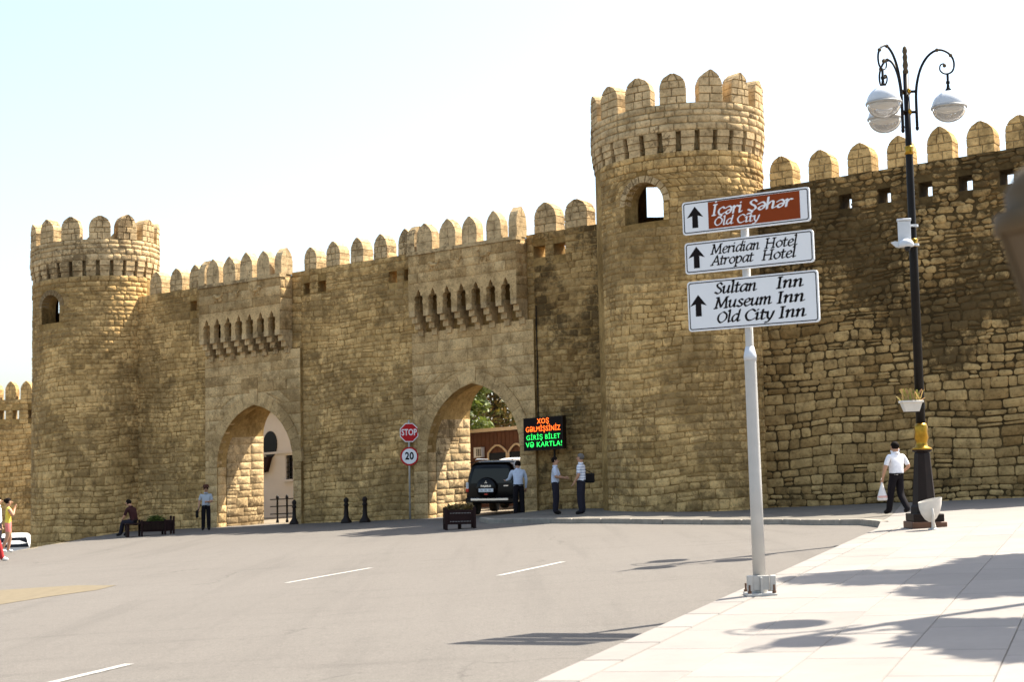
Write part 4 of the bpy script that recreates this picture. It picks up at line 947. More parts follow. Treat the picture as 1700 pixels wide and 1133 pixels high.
# ------------------------------------------------------------------ street lamp with three globes
def street_lamp(name, B, label, rot, group):
    t = empty(name, B, rot, label, 'street lamp', group)
    mb = MB(); mb.bbox(-.29, .29, -.29, .29, -.02, .10, .012); mb.build('plinth', 'rust_iron', t)
    mb = MB(); mb.bbox(-.255, .255, -.255, .255, .10, .23, .01); mb.lathe([(.235, .23), (.225, .34), (.19, .40)], 8); mb.build('pedestal', 'brown_iron', t)
    MB().lathe([(.20, .38), (.185, .55), (.135, 1.22), (.125, 1.25), (.165, 1.27), (.165, 1.30)], 8).build('tapered_base', 'brown_iron', t)
    MB().lathe([(.175, 1.30), (.17, 1.325), (.11, 1.35), (.095, 1.42), (.12, 1.50), (.105, 1.60), (.115, 1.68), (.09, 1.74)], 20).build('gilt_vase', 'gold', t, True)
    MB().lathe([(.078, 1.72), (.072, 4.8), (.066, 4.85), (.062, 6.4), (.055, 6.45), (.048, 7.75)], 16).build('pole', 'black_iron', t, True)
    for z, r in ((4.82, .085), (6.42, .078)): MB().lathe([(r * .8, z - .08), (r, z - .07), (r * .85, z - .02), (r * 1.1, z + .05), (r * .8, z + .07)], 16).build('gilt_ring', 'gold', t, True)
    MB().lathe([(.045, 7.74), (.052, 7.80), (.035, 7.84), (.05, 7.9), (.035, 7.98), (.045, 8.05), (.03, 8.1), (.045, 8.15), (.03, 8.22), (.0, 8.25)], 14).build('finial', 'lantern_iron', t, True)
    for k, th in enumerate((R(-6), R(108), R(222))):
        dx, dy = math.cos(th - rot), math.sin(th - rot); P = lambda r_, z: (dx * r_, dy * r_, z)
        mb = MB(); arm = [P(.17, 6.85), P(.17, 7.1), P(.17, 7.4)] + [P(.17 + .30 - .30 * math.cos(q), 7.42 + .77 * math.sin(q) * .98) for q in np.linspace(.15, 1.35, 8)]
        # sweep over the top and curl down into a scroll
        arm = [P(.155, 6.84), P(.155, 7.1), P(.16, 7.4), P(.19, 7.62), (P(.26, 7.85)), P(.37, 8.03), P(.50, 8.13), P(.62, 8.14), P(.73, 8.08), P(.80, 7.98), P(.815, 7.86), P(.78, 7.76), P(.70, 7.72), P(.62, 7.74), P(.575, 7.80), P(.59, 7.88), P(.65, 7.90), P(.675, 7.86), P(.655, 7.84)]
        aa = [Vector(p) for p in arm]; sm = [Vector(q) for q in catmull([tuple(p) for p in aa], 4)]
        mb.tube(sm, [max(.012, .026 - .016 * i / len(sm)) for i in range(len(sm))], 8); a_ = mb.build('arm', 'black_iron', t, True)
        for r_, z in ((.54, 8.145), (.765, 8.04), (.655, 7.865)): MB().ell(P(r_, z), (.034, .034, .034), 8, 6).build('arm_boss', 'lantern_iron', a_, True)
        mb = MB(); mb.tube([P(.05, 7.44), P(.17, 7.44)], .024, 8); mb.tube([P(.05, 7.08), P(.17, 7.08)], .024, 8); mb.ell(P(.155, 6.80), (.032, .032, .05), 8, 6); mb.build('arm_bracket', 'black_iron', a_, True)
        for z in (7.44, 7.08): MB().ell(P(-.075, z), (.035, .035, .045), 10, 6).build('gilt_boss', 'gold', a_, True)
        cx, cy = dx * .70, dy * .70; zc = 7.135
        mb = MB(); mb.lathe([(.012, 7.72), (.022, 7.70), (.022, 7.60), (.034, 7.585), (.034, 7.55), (.022, 7.54), (.03, 7.47), (.055, 7.44)], 10, (cx, cy)); mb.build('hanger', 'black_iron', t, True)
        gl = [(.285 * math.cos(q), zc + .285 * math.sin(q)) for q in np.linspace(R(1), R(80), 12)]
        MB().lathe(gl + [(.03, zc + .31)], 28, (cx, cy)).build('globe_cover', 'white_metal', t, True)
        MB().lathe([(.285, zc - .025), (.302, zc - .02), (.302, zc + .012), (.285, zc + .015)], 28, (cx, cy)).build('globe_rim', 'grey_metal', t, True)
        bw = [(.28 * math.cos(q) * 1.0, zc - .02 - .235 * math.sin(q)) for q in np.linspace(0, R(88), 12)]
        bo = MB().lathe(bw, 28, (cx, cy), caps=False).build('globe_bowl', 'glass', t, True)
        MB().lathe([(.26, zc - .025), (.255, zc - .06), (.12, zc - .10), (.1, zc - .10), (.03, zc - .05)], 24, (cx, cy)).build('reflector', 'lamp_inner', t, True)
    return t
LB = ground(1536, 876, KH)
lamp = street_lamp('street_lamp', LB, 'ornate black street lamp with three globes, gilt bands and flower box', 0, 'globe street lamps')
lamp.scale = (1.04, 1.04, 1.04)
# things fixed to the lamp
def flower_box():
    t = empty('flower_box', LB + Vector((-.17, -.06, 2.02)), 0, 'small white flower box hung on the lamp post', 'planter')
    mb = MB(); top, bot = (.17, .11, .16), (.12, .08, 0.0)
    vs = [(sx * q[0], sy * q[1], q[2]) for q in (bot, top) for sx, sy in ((-1, -1), (1, -1), (1, 1), (-1, 1))]
    mb.add(vs, [(0, 1, 5, 4), (1, 2, 6, 5), (2, 3, 7, 6), (3, 0, 4, 7), (3, 2, 1, 0)]); mb.bbox(-.19, .19, -.13, .13, .15, .19, .008); mb.build('tub', 'fabric_white', t)
    mb = MB(); mb.tube([(.12, .0, .1), (.19, .06, .1)], .015); mb.lathe([(.09, .05), (.09, .14)], 14, (.17, .06)); mb.build('bracket', 'black_iron', t)
    vs, fs, tn = [], [], []; fr = random.Random(3)
    for _ in range(130):
        x, y = fr.uniform(-.16, .16), fr.uniform(-.09, .09); h = fr.uniform(.06, .24); lx, ly = fr.uniform(-.12, .12), fr.uniform(-.06, .06); b = len(vs); w_ = .008
        vs += [(x - w_, y, .17), (x + w_, y, .17), (x + lx + w_ * 1.6, y + ly, .17 + h), (x + lx - w_ * 1.6, y + ly, .17 + h)]; fs.append((b, b + 1, b + 2, b + 3)); tn += [fr.random()] * 4
    obj('flowers', vs, fs, 'petal', t, tone=tn)
flower_box()
def cctv():
    t = empty('security_camera', LB + Vector((-.17, -.09, 4.92)), R(-14), 'white security camera and junction box strapped to lamp post', 'camera')
    MB().bbox(-.11, .11, -.10, .06, .0, .46, .012).build('junction_box', 'white_metal', t)
    MB().bbox(-.125, .125, -.12, .07, .46, .50, .012).build('box_lid', 'white_metal', t)
    mb = MB(); mb.ell((.02, -.17, .02), (.13, .11, .11), 16, 10, T=lambda x, y, z: (x, y, max(z, -.02))); mb.build('camera_housing', 'white_metal', t, True)
    mb = MB(); mb.ell((.04, -.19, -.04), (.055, .055, .06), 12, 8); mb.build('camera_dome', 'dark_glass', t, True)
    mb = MB(); mb.prism([(-.12, .0), (-.05, -.02), (-.03, .08), (-.13, .1), (-.2, .08)], -.13, -.05, lambda a, b, d: (a - .04, d, b)); mb.build('side_camera', 'white_metal', t)
    mb = MB(); mb.lathe([(.075, .02), (.075, .06)], 14, (.17, .05)); mb.lathe([(.074, .36), (.074, .40)], 14, (.17, .05)); mb.bbox(.09, .19, .0, .04, .36, .40, .004); mb.bbox(.09, .19, .0, .04, .02, .06, .004); mb.build('strap', 'white_metal', t)
cctv()
def litter_bin():  # the funnel here is a litter bin and gives no light
    B = ground(1546, 880, KH); t = empty('litter_holder', B, R(10), 'off-white funnel shaped bin on curved stand in front of lamp base', 'bin')
    vs, fs = [], []; n = 18; prof = [(.03, .03), (.10, .08), (.16, .18), (.19, .28), (.205, .40)]
    for r, z in prof:
        for i in range(n):
            a = 2 * math.pi * i / n; vs.append((r * math.cos(a), r * math.sin(a) * .8, z + .10 + (z / .4) * .045 * math.cos(a)))
    fs = [(k * n + i, k * n + (i + 1) % n, (k + 1) * n + (i + 1) % n, (k + 1) * n + i) for k in range(4) for i in range(n)] + [tuple(range(n))[::-1]]
    obj('funnel', vs, fs, 'fabric_white', t, True)
    mb = MB(); mb.tube([(.02, -.05, .0), (.02, -.06, .06), (-.01, -.10, .14), (-.03, -.165, .24), (-.05, -.178, .36)], [.045, .035, .028, .022, .016], 10); mb.build('stand', 'fabric_white', t, True)
    MB().lathe([(.09, -.01), (.085, .015), (.04, .03)], 16, (.02, -.04)).build('foot', 'grey_metal', t, True)
litter_bin()

# ------------------------------------------------------------------ foliage
def leaves(clumps, n, size, fr, thick=1.0):
    vs, fs, tn = [], [], []
    tot = sum(c[3] * c[4] * c[5] for c in clumps)
    for (cx, cy, cz, rx, ry, rz) in clumps:
        for _ in range(max(6, int(n * rx * ry * rz / tot))):
            d = Vector((fr.gauss(0, 1), fr.gauss(0, 1), fr.gauss(0, 1))).normalized() * (fr.random() ** .4)
            p = Vector((cx + d.x * rx, cy + d.y * ry, cz + d.z * rz)); a = Vector((fr.uniform(-1, 1), fr.uniform(-1, 1), fr.uniform(-.6, .6))).normalized()
            b = a.cross(Vector((fr.uniform(-1, 1), fr.uniform(-1, 1), fr.uniform(-1, 1)))).normalized(); s_ = size * fr.uniform(.6, 1.4); k = len(vs)
            vs += [p - a * s_, p + b * s_ * .42, p + a * s_, p - b * s_ * .42]; fs.append((k, k + 1, k + 2, k + 3)); tn += [fr.random()] * 4
    return vs, fs, tn
def tree(name, B, h, rx, label, leaf, fr, nl=5000, size=.12, low=.35, ncl=26, group=None):
    t = empty(name, B, 0, label, 'tree', group)
    mb = MB(); mb.tube([(0, 0, -.1), (.03, .02, h * .2), (-.04, .05, h * .4), (.05, 0, h * .62)], [.035 * h * .6 + .05, .03 * h * .6 + .03, .024 * h * .6 + .02, .02], 9); tr = mb.build('trunk', 'bark', t, True)
    cl = []
    for k in range(ncl):
        a = fr.uniform(0, 6.28); rr = rx * math.sqrt(fr.random()) * .85; z = h * (low + (1 - low) * fr.random() * .86); f_ = 1 - .45 * abs((z / h - (low + .35)) / .6)
        q = rx * fr.uniform(.2, .42); cl.append((rr * f_ * math.cos(a), rr * f_ * math.sin(a), z, q, q, q * .75))
    mb = MB()
    for c in cl[::2]:
        st = h * fr.uniform(.25, .5); mb.tube([(0, .03, st), (c[0] * .5, c[1] * .5, (st + c[2]) / 2 + .1), (c[0], c[1], c[2])], [.05, .03, .012], 6)
    mb.build('limb', 'bark', t, True)
    v, f, tn = leaves(cl, nl, size, fr); obj('crown', v, f, leaf, t, tone=tn)
    return t
fr = random.Random(21)
# shade trees and a second lamp standing on the pavement just outside the picture; their shadows lie in it
for (px, py, hc, ht, rx, nl, lb) in ((1770, 940, 7.2, 9.4, 2.2, 13000, 'leafy shade tree whose shadow spreads over the pale pavement'), (1800, 1040, 6.8, 8.6, 1.15, 6000, 'slim shade tree behind the second globe lamp')):
    q = ground(px, py, KH); sx_ = hc / math.tan(SUN_EL); x, y = q.x + SUN_H[0] * sx_, q.y + SUN_H[1] * sx_
    tree('shade_tree', Vector((x, y, g(x, y) + KH)), ht, rx, lb, 'leaf', fr, nl, .17, .52, 30, 'pavement shade trees')
L2 = ground(1440, 1042, KH); L2 = Vector((L2.x + SUN_H[0] * 7.3 / math.tan(SUN_EL), L2.y + SUN_H[1] * 7.3 / math.tan(SUN_EL), 0)); L2.z = g(L2.x, L2.y) + KH
l2 = copy_tree(lamp); l2.location = L2; l2['label'] = 'second globe street lamp casting its shadow on the pale pavement'
l2.rotation_euler = (0, 0, R(12))

# ------------------------------------------------------------------ behind the gates
def white_building():
    t = empty('white_building', (0, 0, 0), 0, 'white rendered building with barred window seen through the arch', 'building'); of = -9.0
    u = lambda x, y=760: on_wall(x, y, of)[0]; hh = lambda y, x=470: on_wall(x, y, of)[1]
    a0, a1 = u(447) - 5, u(500) + 2; T = lambda s_, o, h: W(s_, of + o, h)
    wx0, wx1, wh0, wh1 = u(474), u(486), hh(797), hh(757)
    mb = MB(); grid_wall(mb, [a0, wx0, wx1, a1], [-1, wh0, wh1, 7.2], lambda s_, h: not (wx0 < s_ < wx1 and wh0 < h < wh1), -.5, 0, lambda s_, h, o: W(s_, of + o, h)); mb.box(a0, a0 + .3, -5, -.502, -1, 7.2, T); mb.box(a1 - .3, a1, -5, -.502, -1, 7.2, T); mb.build('wall', 'white_wall', t)
    mb = MB(); mb.box(a0, a1, -.1, .35, 5.0, 5.25, T); mb.box(a0, a1, -.05, .18, 4.8, 4.998, T); mb.build('cornice', 'white_wall', t)
    mb = MB(); mb.box(a0, a1, .002, .07, hh(754) + .02, hh(754) + .12, T); mb.build('string_course', 'white_wall', t)
    w_ = MB(); w_.box(wx0, wx1, -.3, -.26, wh0, wh1, T); wo = w_.build('window', 'dark_glass', t)
    mb = MB()
    for k in range(4): mb.box(wx0 + (wx1 - wx0) * (k + .5) / 4 - .012, wx0 + (wx1 - wx0) * (k + .5) / 4 + .012, -.12, -.09, wh0, wh1, T)
    for k in range(5): mb.box(wx0, wx1, -.088, -.06, wh0 + (wh1 - wh0) * (k + .5) / 5 - .012, wh0 + (wh1 - wh0) * (k + .5) / 5 + .012, T)
    mb.build('window_bars', 'black_iron', wo)
    mb = MB(); mb.box(wx0 - .08, wx1 + .08, .002, .12, wh0 - .1, wh0 - .002, T); mb.build('sill', 'white_wall', wo)
    cx, cy = u(449), hh(737); mb = MB(); mb.prism([(cx + .42 * math.cos(2 * math.pi * i / 24), cy + .62 * math.sin(2 * math.pi * i / 24)) for i in range(24)], .002, .03, lambda a, b, d: W(a, of + d, b)); mb.build('round_window', 'dark_glass', t)
    mb = MB(); x1 = u(453); mb.prism([(x1 - .7, hh(757)), (x1, hh(757)), (x1 - .25, hh(783)), (x1 - .7, hh(783))], .02, .25, lambda a, b, d: W(a, of + d, b)); mb.build('dark_awning', 'dark_wood', t)
white_building()
def kiosk():
    t = empty('timber_kiosk', (0, 0, 0), 0, 'red-brown timber kiosk seen through the arch beyond the cars', 'kiosk'); of = -9.5
    u = lambda x, y=740: on_wall(x, y, of)[0]; hh = lambda y, x=830: on_wall(x, y, of)[1]; T = lambda s_, o, h: W(s_, of + o, h)
    a0, a1 = u(794) - 2.2, u(862) + 2.5; top = hh(716)
    mb = MB(); mb.box(a0, a1, -3, 0, -.5, top, T); mb.build('wall', 'kiosk_wood', t)
    n = 34
    for k in range(n):
        x0 = a0 + (a1 - a0) * k / n; mb = MB(); mb.box(x0 + .008, x0 + (a1 - a0) / n - .008, .0, .02 + (k % 2) * .006, -.4, top - .02, T); mb.build('board', 'kiosk_wood', t)
    mb = MB(); mb.box(a0 - .2, a1 + .2, -3.2, .35, top, top + .14, T); mb.build('roof', 'cream_wood', t)
    for x0, x1 in ((812, 843), (846, 872)):
        p, q = u(x0), u(x1); mb = MB(); hb, ht = hh(782), hh(752)
        mb.box(p, q, .03, .06, hb, ht, T); wo = mb.build('window', 'dark_glass', t)
        mb = MB()
        pl = [(p, hb), (p, ht)] + [(p + (q - p) * f_, ht + .32 * math.sin(math.pi * f_)) for f_ in (.2, .4, .6, .8)] + [(q, ht), (q, hb)]
        for (x_, y_), (x2, y2) in zip(pl[:-1], pl[1:]): mb.tube([W(x_, of + .09, y_), W(x2, of + .09, y2)], .045, 6)
        mb.build('frame', 'cream_wood', wo)
    p, q = u(796), u(805); ha, hb = hh(758), hh(741); mb = MB(); mb.box(p - .1, q, .03, .3, ha, hb, T); ac = mb.build('air_conditioner', 'white_metal', t)
    mb = MB()
    for k in range(3): mb.box(p + (q - p) * (.15 + .3 * k), p + (q - p) * (.3 + .3 * k), .301, .31, ha + .06, hb - .06, T)
    mb.build('vent_slot', 'black_iron', ac)
kiosk()
x_, y_, z_ = W(on_wall(822, 690, -15)[0], -15, 0); tree('courtyard_tree', Vector((x_, y_, z_)), 8.6, 3.1, 'sunlit green and orange leaved tree above the timber kiosk', 'leaf_mixed', fr, 5200, .17, .38, 34)
x_, y_, z_ = W(-11.5, -7.5, 0); tree('courtyard_tree', Vector((x_ + 2.2, y_ + .6, z_)), 6.0, 1.7, 'small tree dappling the white building with shade', 'leaf', fr, 2600, .14, .5, 18)
def railing():
    a = on_wall(452, 860, -2.6)[0]; b = on_wall(492, 860, -2.6)[0]; x, y, z = W((a + b) / 2, -2.6, 0)
    t = empty('railing', (0, 0, 0), 0, 'black iron railing with knobbed posts under the arch of white building gate', 'railing')
    for k, f_ in enumerate((.22, .62, 1.02)):
        x, y, z = W(a + (b - a) * f_, -2.6, 0); z = g(x, y) - .03
        MB().lathe([(.06, z), (.06, z + .08), (.04, z + .12), (.04, z + .93), (.065, z + .96), (.06, z + 1.04), (.02, z + 1.1)], 10, (x, y)).build('post', 'black_iron', t, True)
    for hgt in (.32, .62, .90):
        p, q = W(a - .1, -2.6, hgt), W(b + .4, -2.6, hgt); MB().tube([p, q], .022, 8).build('rail', 'black_iron', t, True)
railing()

# ------------------------------------------------------------------ bollards, planters, bench
def bollard():
    t = empty('bollard', (0, 0, 0), 0, None, 'bollard', 'black bollards along the gates')
    MB().lathe([(.20, -.02), (.20, .04), (.17, .10), (.11, .18), (.085, .28), (.07, .62), (.085, .66), (.065, .70), (.095, .78), (.09, .84), (.04, .90), (.0, .91)], 14).build('shaft', 'brown_iron', t, True)
    MB().lathe([(.092, .60), (.10, .63), (.092, .66)], 14).build('collar', 'brown_iron', t, True); return t
bo = bollard()
for i, (x, y, l) in enumerate(((489, 871, 'black bollard standing beside the railing of the gate'), (575, 869, 'black bollard between the gates, the one nearer the railing'), (606, 868, 'black bollard between the gates, the one nearer the stop sign'))):
    o = bo if i == 0 else copy_tree(bo); o.location = ground(x, y); o['label'] = l
def shrub(parent, x0, x1, y0, y1, z, h, mat, n, fr, name='plants', size=.05):
    cl = [(fr.uniform(x0, x1), fr.uniform(y0, y1), z + fr.uniform(.1, h), .16, .12, .14) for _ in range(14)]
    v, f, tn = leaves(cl, n, size, fr); obj(name, v, f, mat, parent, tone=tn)
def planter():
    B = ground(763, 879); t = empty('planter_box', B, R(8), 'dark riveted planter box of dry plants standing on the road before the arch', 'planter')
    k = (FW @ (np.array(B) - CAM)) / F; hw = 23.5 * k; z0, z1 = .14, .54
    for y in (-.26, .26): 
        p_ = MB().bbox(-hw, hw, y - .015, y + .015, z0, z1, .006).build('side_panel', 'dark_wood', t)
        mb = MB()
        for r_ in (z0 + .08, z1 - .09):
            for q in range(14): mb.ell((-hw + .12 + (2 * hw - .24) * q / 13, y - .017, r_), (.011, .008, .011), 6, 4)
        if y < 0: mb.build('rivets', 'grey_metal', p_, True)
    for x in (-hw, hw): MB().bbox(x - .015, x + .015, -.25, .25, z0, z1, .006).build('end_panel', 'dark_wood', t)
    for x in (-hw, hw):
        for y in (-.26, .26): MB().bbox(x - .04, x + .04, y - .04, y + .04, -.01, z1 + .06, .01).build('leg', 'dark_wood', t)
    MB().lathe([(.05, -.01), (.05, z0)], 8, (0, 0)).build('leg', 'dark_wood', t)
    MB().box(-hw + .02, hw - .02, -.24, .24, z0 + .03, z1 - .08).build('soil', 'soil', t)
    shrub(t, -hw * .8, hw * .75, -.12, .12, z1 - .1, .16, 'leaf_dry', 900, fr)
planter()
def bench():
    B = ground(262, 889); t = empty('planter_bench', B, R(24), 'dark slatted planter bench with low plants against the round tower', 'bench')
    k = (FW @ (np.array(B) - CAM)) / F; x0, x1 = -28 * k, 24 * k
    for y in (-.22, .26):
        n = 18
        for q in range(n):
            xa = x0 + (x1 - .3 - x0) * q / n; MB().bbox(xa + .01, xa + (x1 - .3 - x0) / n - .012, y - .012, y + .012, .14, .50, .004).build('slat', 'dark_wood', t)
        for z in (.16, .47): MB().box(x0, x1 - .3, y + .013, y + .035, z - .025, z + .025).build('rail', 'dark_wood', t)
    for x in (x0, x1 - .3, x1):
        for y in (-.24, .28): MB().bbox(x - .035, x + .035, y - .035, y + .035, -.06, .56 if x < x1 else .66, .01).build('leg', 'dark_wood', t)
    MB().bbox(x1 - .28, x1 - .02, -.2, .24, .14, .52, .01).build('end_panel', 'dark_wood', t)
    MB().box(x0 + .02, x1 - .32, -.19, .22, .2, .44).build('soil', 'soil', t)
    shrub(t, x0 + .35, x1 - .4, -.1, .1, .42, .16, 'leaf', 700, fr, 'plants', .05)
    MB().bbox(x0 - .55, x0 + .25, -.24, .24, .40, .45, .01).build('seat', 'dark_wood', t)
    MB().bbox(x0 - .50, x0 - .42, -.2, .2, -.1, .40, .01).build('leg', 'dark_wood', t)
    return B, k, x0
BB, BK, BX0 = bench()

# ------------------------------------------------------------------ cars
def loft(mb, secs, close=True):
    n = len(secs[0]); b = len(mb.v); vs = [p for s_ in secs for p in s_]
    fs = [(k * n + i, k * n + (i + 1) % n, (k + 1) * n + (i + 1) % n, (k + 1) * n + i) for k in range(len(secs) - 1) for i in range(n)]
    fs += [tuple(range(n))[::-1], tuple((len(secs) - 1) * n + i for i in range(n))]
    mb.add(vs, fs)
def wheel(t, x, y, r, wd):
    sx = 1 if x > 0 else -1
    def lx(prof, n=24): 
        m_ = MB(); m_.lathe([(a, b) for a, b in prof], n); m_.v = [(x + sx * v[2], y + v[0], r + v[1]) for v in m_.v]; return m_
    w_ = lx([(r * .62, -wd / 2), (r * .97, -wd / 2), (r, -wd / 2 + .03), (r, wd / 2 - .03), (r * .95, wd / 2), (r * .62, wd / 2)]).build('wheel', 'rubber', t, True)
    lx([(r * .61, wd / 2 - .06), (r * .61, wd / 2 - .005), (r * .56, wd / 2 - .02), (.07, wd / 2 - .035), (.05, wd / 2 - .02), (.0, wd / 2 - .02)]).build('rim', 'chrome', w_, False)
def car(name, label, B, rz, L, wd, prof, body, glass_rows, belt, r_w, kind):
    """y is forwards, the tail at y = 0; prof = list of (y, z_low, z_belt, z_roof, half width low, half width roof)"""
    t = empty(name, B, rz, label, 'car'); hw = wd / 2
    mb = MB(); secs = []
    for (y, zl, zb, zr, f0, f1) in prof:
        a = hw * f0; c = hw * f1; h = [(a * .9, zl), (a, zl + .12), (a * 1.0, (zl + zb) / 2), (a * .985, zb), ((a + c) / 2, (zb + zr) / 2 + .02), (c, zr - .07), (c * .86, zr - .01), (c * .4, zr + .012)]
        secs.append([(x, y, z) for x, z in h] + [(-x, y, z) for x, z in h[::-1]])
    loft(mb, secs); bd = mb.build('body', body, t, True)
    return t, bd, hw
def suv():
    B = ground(817, 856); t, bd, hw = car('parked_car', 'black off-road car with spare wheel cover standing in the gate passage', B, R(-13), 4.6, 1.86,
        [(.0, .52, 1.02, 1.10, .90, .80), (.03, .42, 1.02, 1.62, .96, .76), (.14, .40, 1.04, 1.80, 1, .77), (.5, .38, 1.04, 1.86, 1, .78), (1.4, .36, 1.04, 1.88, 1, .78), (2.3, .36, 1.04, 1.84, 1, .76), (2.75, .36, 1.03, 1.70, 1, .72), (3.3, .36, 1.02, 1.18, 1, .86), (4.3, .38, .98, 1.08, .97, .84), (4.62, .45, .85, .95, .86, .74)], 'car_black', None, 1.04, .37, 'suv')
    # rear window, set a hair proud of the tailgate
    zz = [(1.10, .735), (1.30, .70), (1.60, .60), (1.72, .54)]
    ysur = lambda z: .0 + .03 * min(1, max(0, (z - 1.10) / .52)) + (max(0, z - 1.62) / .18) * .11 - .012
    mb = MB(); vs = [(sx * x * 1.0, ysur(z), z) for z, x in zz for sx in (-1, 1)]; mb.add(vs, [(0, 1, 3, 2), (2, 3, 5, 4), (4, 5, 7, 6)]); mb.build('rear_window', 'dark_glass', t)
    for sx in (-1, 1):
        for (ya, yb, yc, yd) in ((.35, 1.15, .35, 1.15), (1.25, 2.2, 1.25, 2.1), (2.3, 3.05, 2.2, 2.6)):
            x0, x1 = hw * .99, hw * .815; mb = MB(); mb.add([(sx * (x0 + .004), ya, 1.08), (sx * (x0 + .004), yb, 1.08), (sx * (x1 + .01), yd, 1.68), (sx * (x1 + .01), yc, 1.68)], [(0, 1, 2, 3)]); mb.build('side_window', 'dark_glass', t)
        mb = MB(); mb.bbox(sx * hw * .93 - .05, sx * hw * .93 + .05, -.02, .14, .88, 1.14, .02); tl = mb.build('tail_light', 'tail_clear', t)
        mb = MB(); mb.bbox(sx * hw * .93 - .052, sx * hw * .93 + .052, -.024, .145, .80, .93, .015); mb.build('red_lens', 'tail_red', tl)
        mb = MB(); mb.tube([(sx * hw * .70, .4, 1.90), (sx * hw * .70, .6, 1.93), (sx * hw * .70, 2.1, 1.92), (sx * hw * .70, 2.3, 1.87)], .018, 8); mb.build('roof_rail', 'chrome', t, True)
        mb = MB(); mb.bbox(sx * (hw + .1) - .09, sx * (hw + .1) + .09, 2.72, 2.84, 1.02, 1.20, .03); mb.build('mirror', 'car_black', t)
        for y in (.85, 3.6): wheel(t, sx * (hw - .13), y, .37, .25)
        mb = MB(); mb.bbox(sx * hw * .98 - .06, sx * hw * .98 + .06, 1.3, 3.0, .34, .39, .015); mb.build('side_step', 'chrome', t)
    mb = MB(); mb.bbox(-hw * .98, hw * .98, -.14, .2, .40, .62, .05); bp = mb.build('bumper', 'car_black', t)
    mb = MB(); mb.bbox(-.72, .62, -.155, -.12, .50, .585, .012); mb.build('bumper_trim', 'chrome', bp)
    for sx in (-.15,):                                                   # spare wheel in its cover
        m_ = MB(); m_.lathe([(.36, .0), (.375, .06), (.37, .14), (.33, .185), (.2, .20), (.0, .205)], 28); m_.v = [(sx + v[0], -v[2] + .0, .93 + v[1]) for v in m_.v]; sp_ = m_.build('spare_wheel_cover', 'car_black', t, True)
        mb = MB(); dm = lambda a: [(0, 0), (.028 * math.cos(a - .5), .028 * math.sin(a - .5)), (.052 * math.cos(a), .052 * math.sin(a)), (.028 * math.cos(a + .5), .028 * math.sin(a + .5))]
        for a in (90, 210, 330): mb.add([(sx + p * 1.1, -.212, 1.13 + q * 1.1) for p, q in dm(R(a))], [(0, 1, 2, 3)])
        mb.build('emblem', 'chrome', sp_)
        v, f = text_mesh('PAJERO', .085, 1.15, .004, 1.15); obj('lettering', [(sx + a, -.214, 1.0 + b) for a, b in v], f, 'chrome', sp_)
        mb = MB(); mb.bbox(sx - .26, sx + .26, -.225, -.206, .80, .915, .006); pl = mb.build('number_plate', 'sign_white', t)
        mb = MB()
        for x0, x1 in ((-.19, -.11), (-.05, .03), (.09, .19)): mb.add([(sx + x0, -.228, .835), (sx + x1, -.228, .835), (sx + x1, -.228, .88), (sx + x0, -.228, .88)], [(0, 1, 2, 3)])
        mb.build('plate_characters', 'grey_metal', pl)
        mb = MB(); mb.bbox(sx - .06, sx + .06, -.214, -.19, .70, .74, .006); mb.build('fog_lamp', 'tail_red', t)
    mb = MB(); mb.bbox(.42, .60, -.035, .0, .98, 1.03, .01); mb.build('door_handle', 'chrome', t)
    mb = MB(); mb.box(-.8, .8, .08, .18, 1.8, 1.83); mb.build('spoiler', 'car_black', t)
suv()
def van():
    s_, _ = on_wall(856, 850, -6.2); x, y, z = W(s_, -6.2, 0)
    t, bd, hw = car('parked_car', 'white van waiting past the black off-road car in the passage', Vector((x, y, g(x, y) - .03)), R(-22), 4.4, 1.8,
        [(.0, .35, 1.05, 1.85, .93, .80), (.05, .30, 1.05, 1.93, .98, .82), (.5, .3, 1.05, 1.97, 1, .83), (2.6, .3, 1.05, 1.95, 1, .82), (3.2, .3, 1.05, 1.55, 1, .78), (3.6, .3, 1.0, 1.15, 1, .85), (4.3, .35, .8, .95, .92, .8)], 'car_white', None, 1.05, .32, 'van')
    mb = MB(); mb.add([(-.68, -.012, 1.12), (.68, -.012, 1.12), (.64, -.002, 1.70), (-.64, -.002, 1.70)], [(0, 1, 2, 3)]); mb.build('rear_window', 'dark_glass', t)
    for sx in (-1, 1):
        for yy in (.8, 3.5): wheel(t, sx * (hw - .12), yy, .32, .22)
        mb = MB(); mb.bbox(sx * hw * .92 - .05, sx * hw * .92 + .05, -.02, .08, .75, 1.05, .015); mb.build('tail_light', 'tail_red', t)
        mb = MB(); mb.add([(sx * (hw * .995 + .004), 1.4, 1.1), (sx * (hw * .995 + .004), 3.0, 1.1), (sx * (hw * .86 + .012), 2.75, 1.75), (sx * (hw * .86 + .012), 1.4, 1.75)], [(0, 1, 2, 3)]); mb.build('side_window', 'dark_glass', t)
    mb = MB(); mb.bbox(-hw * .95, hw * .95, -.08, .1, .35, .55, .03); mb.build('bumper', 'car_white', t)
van()
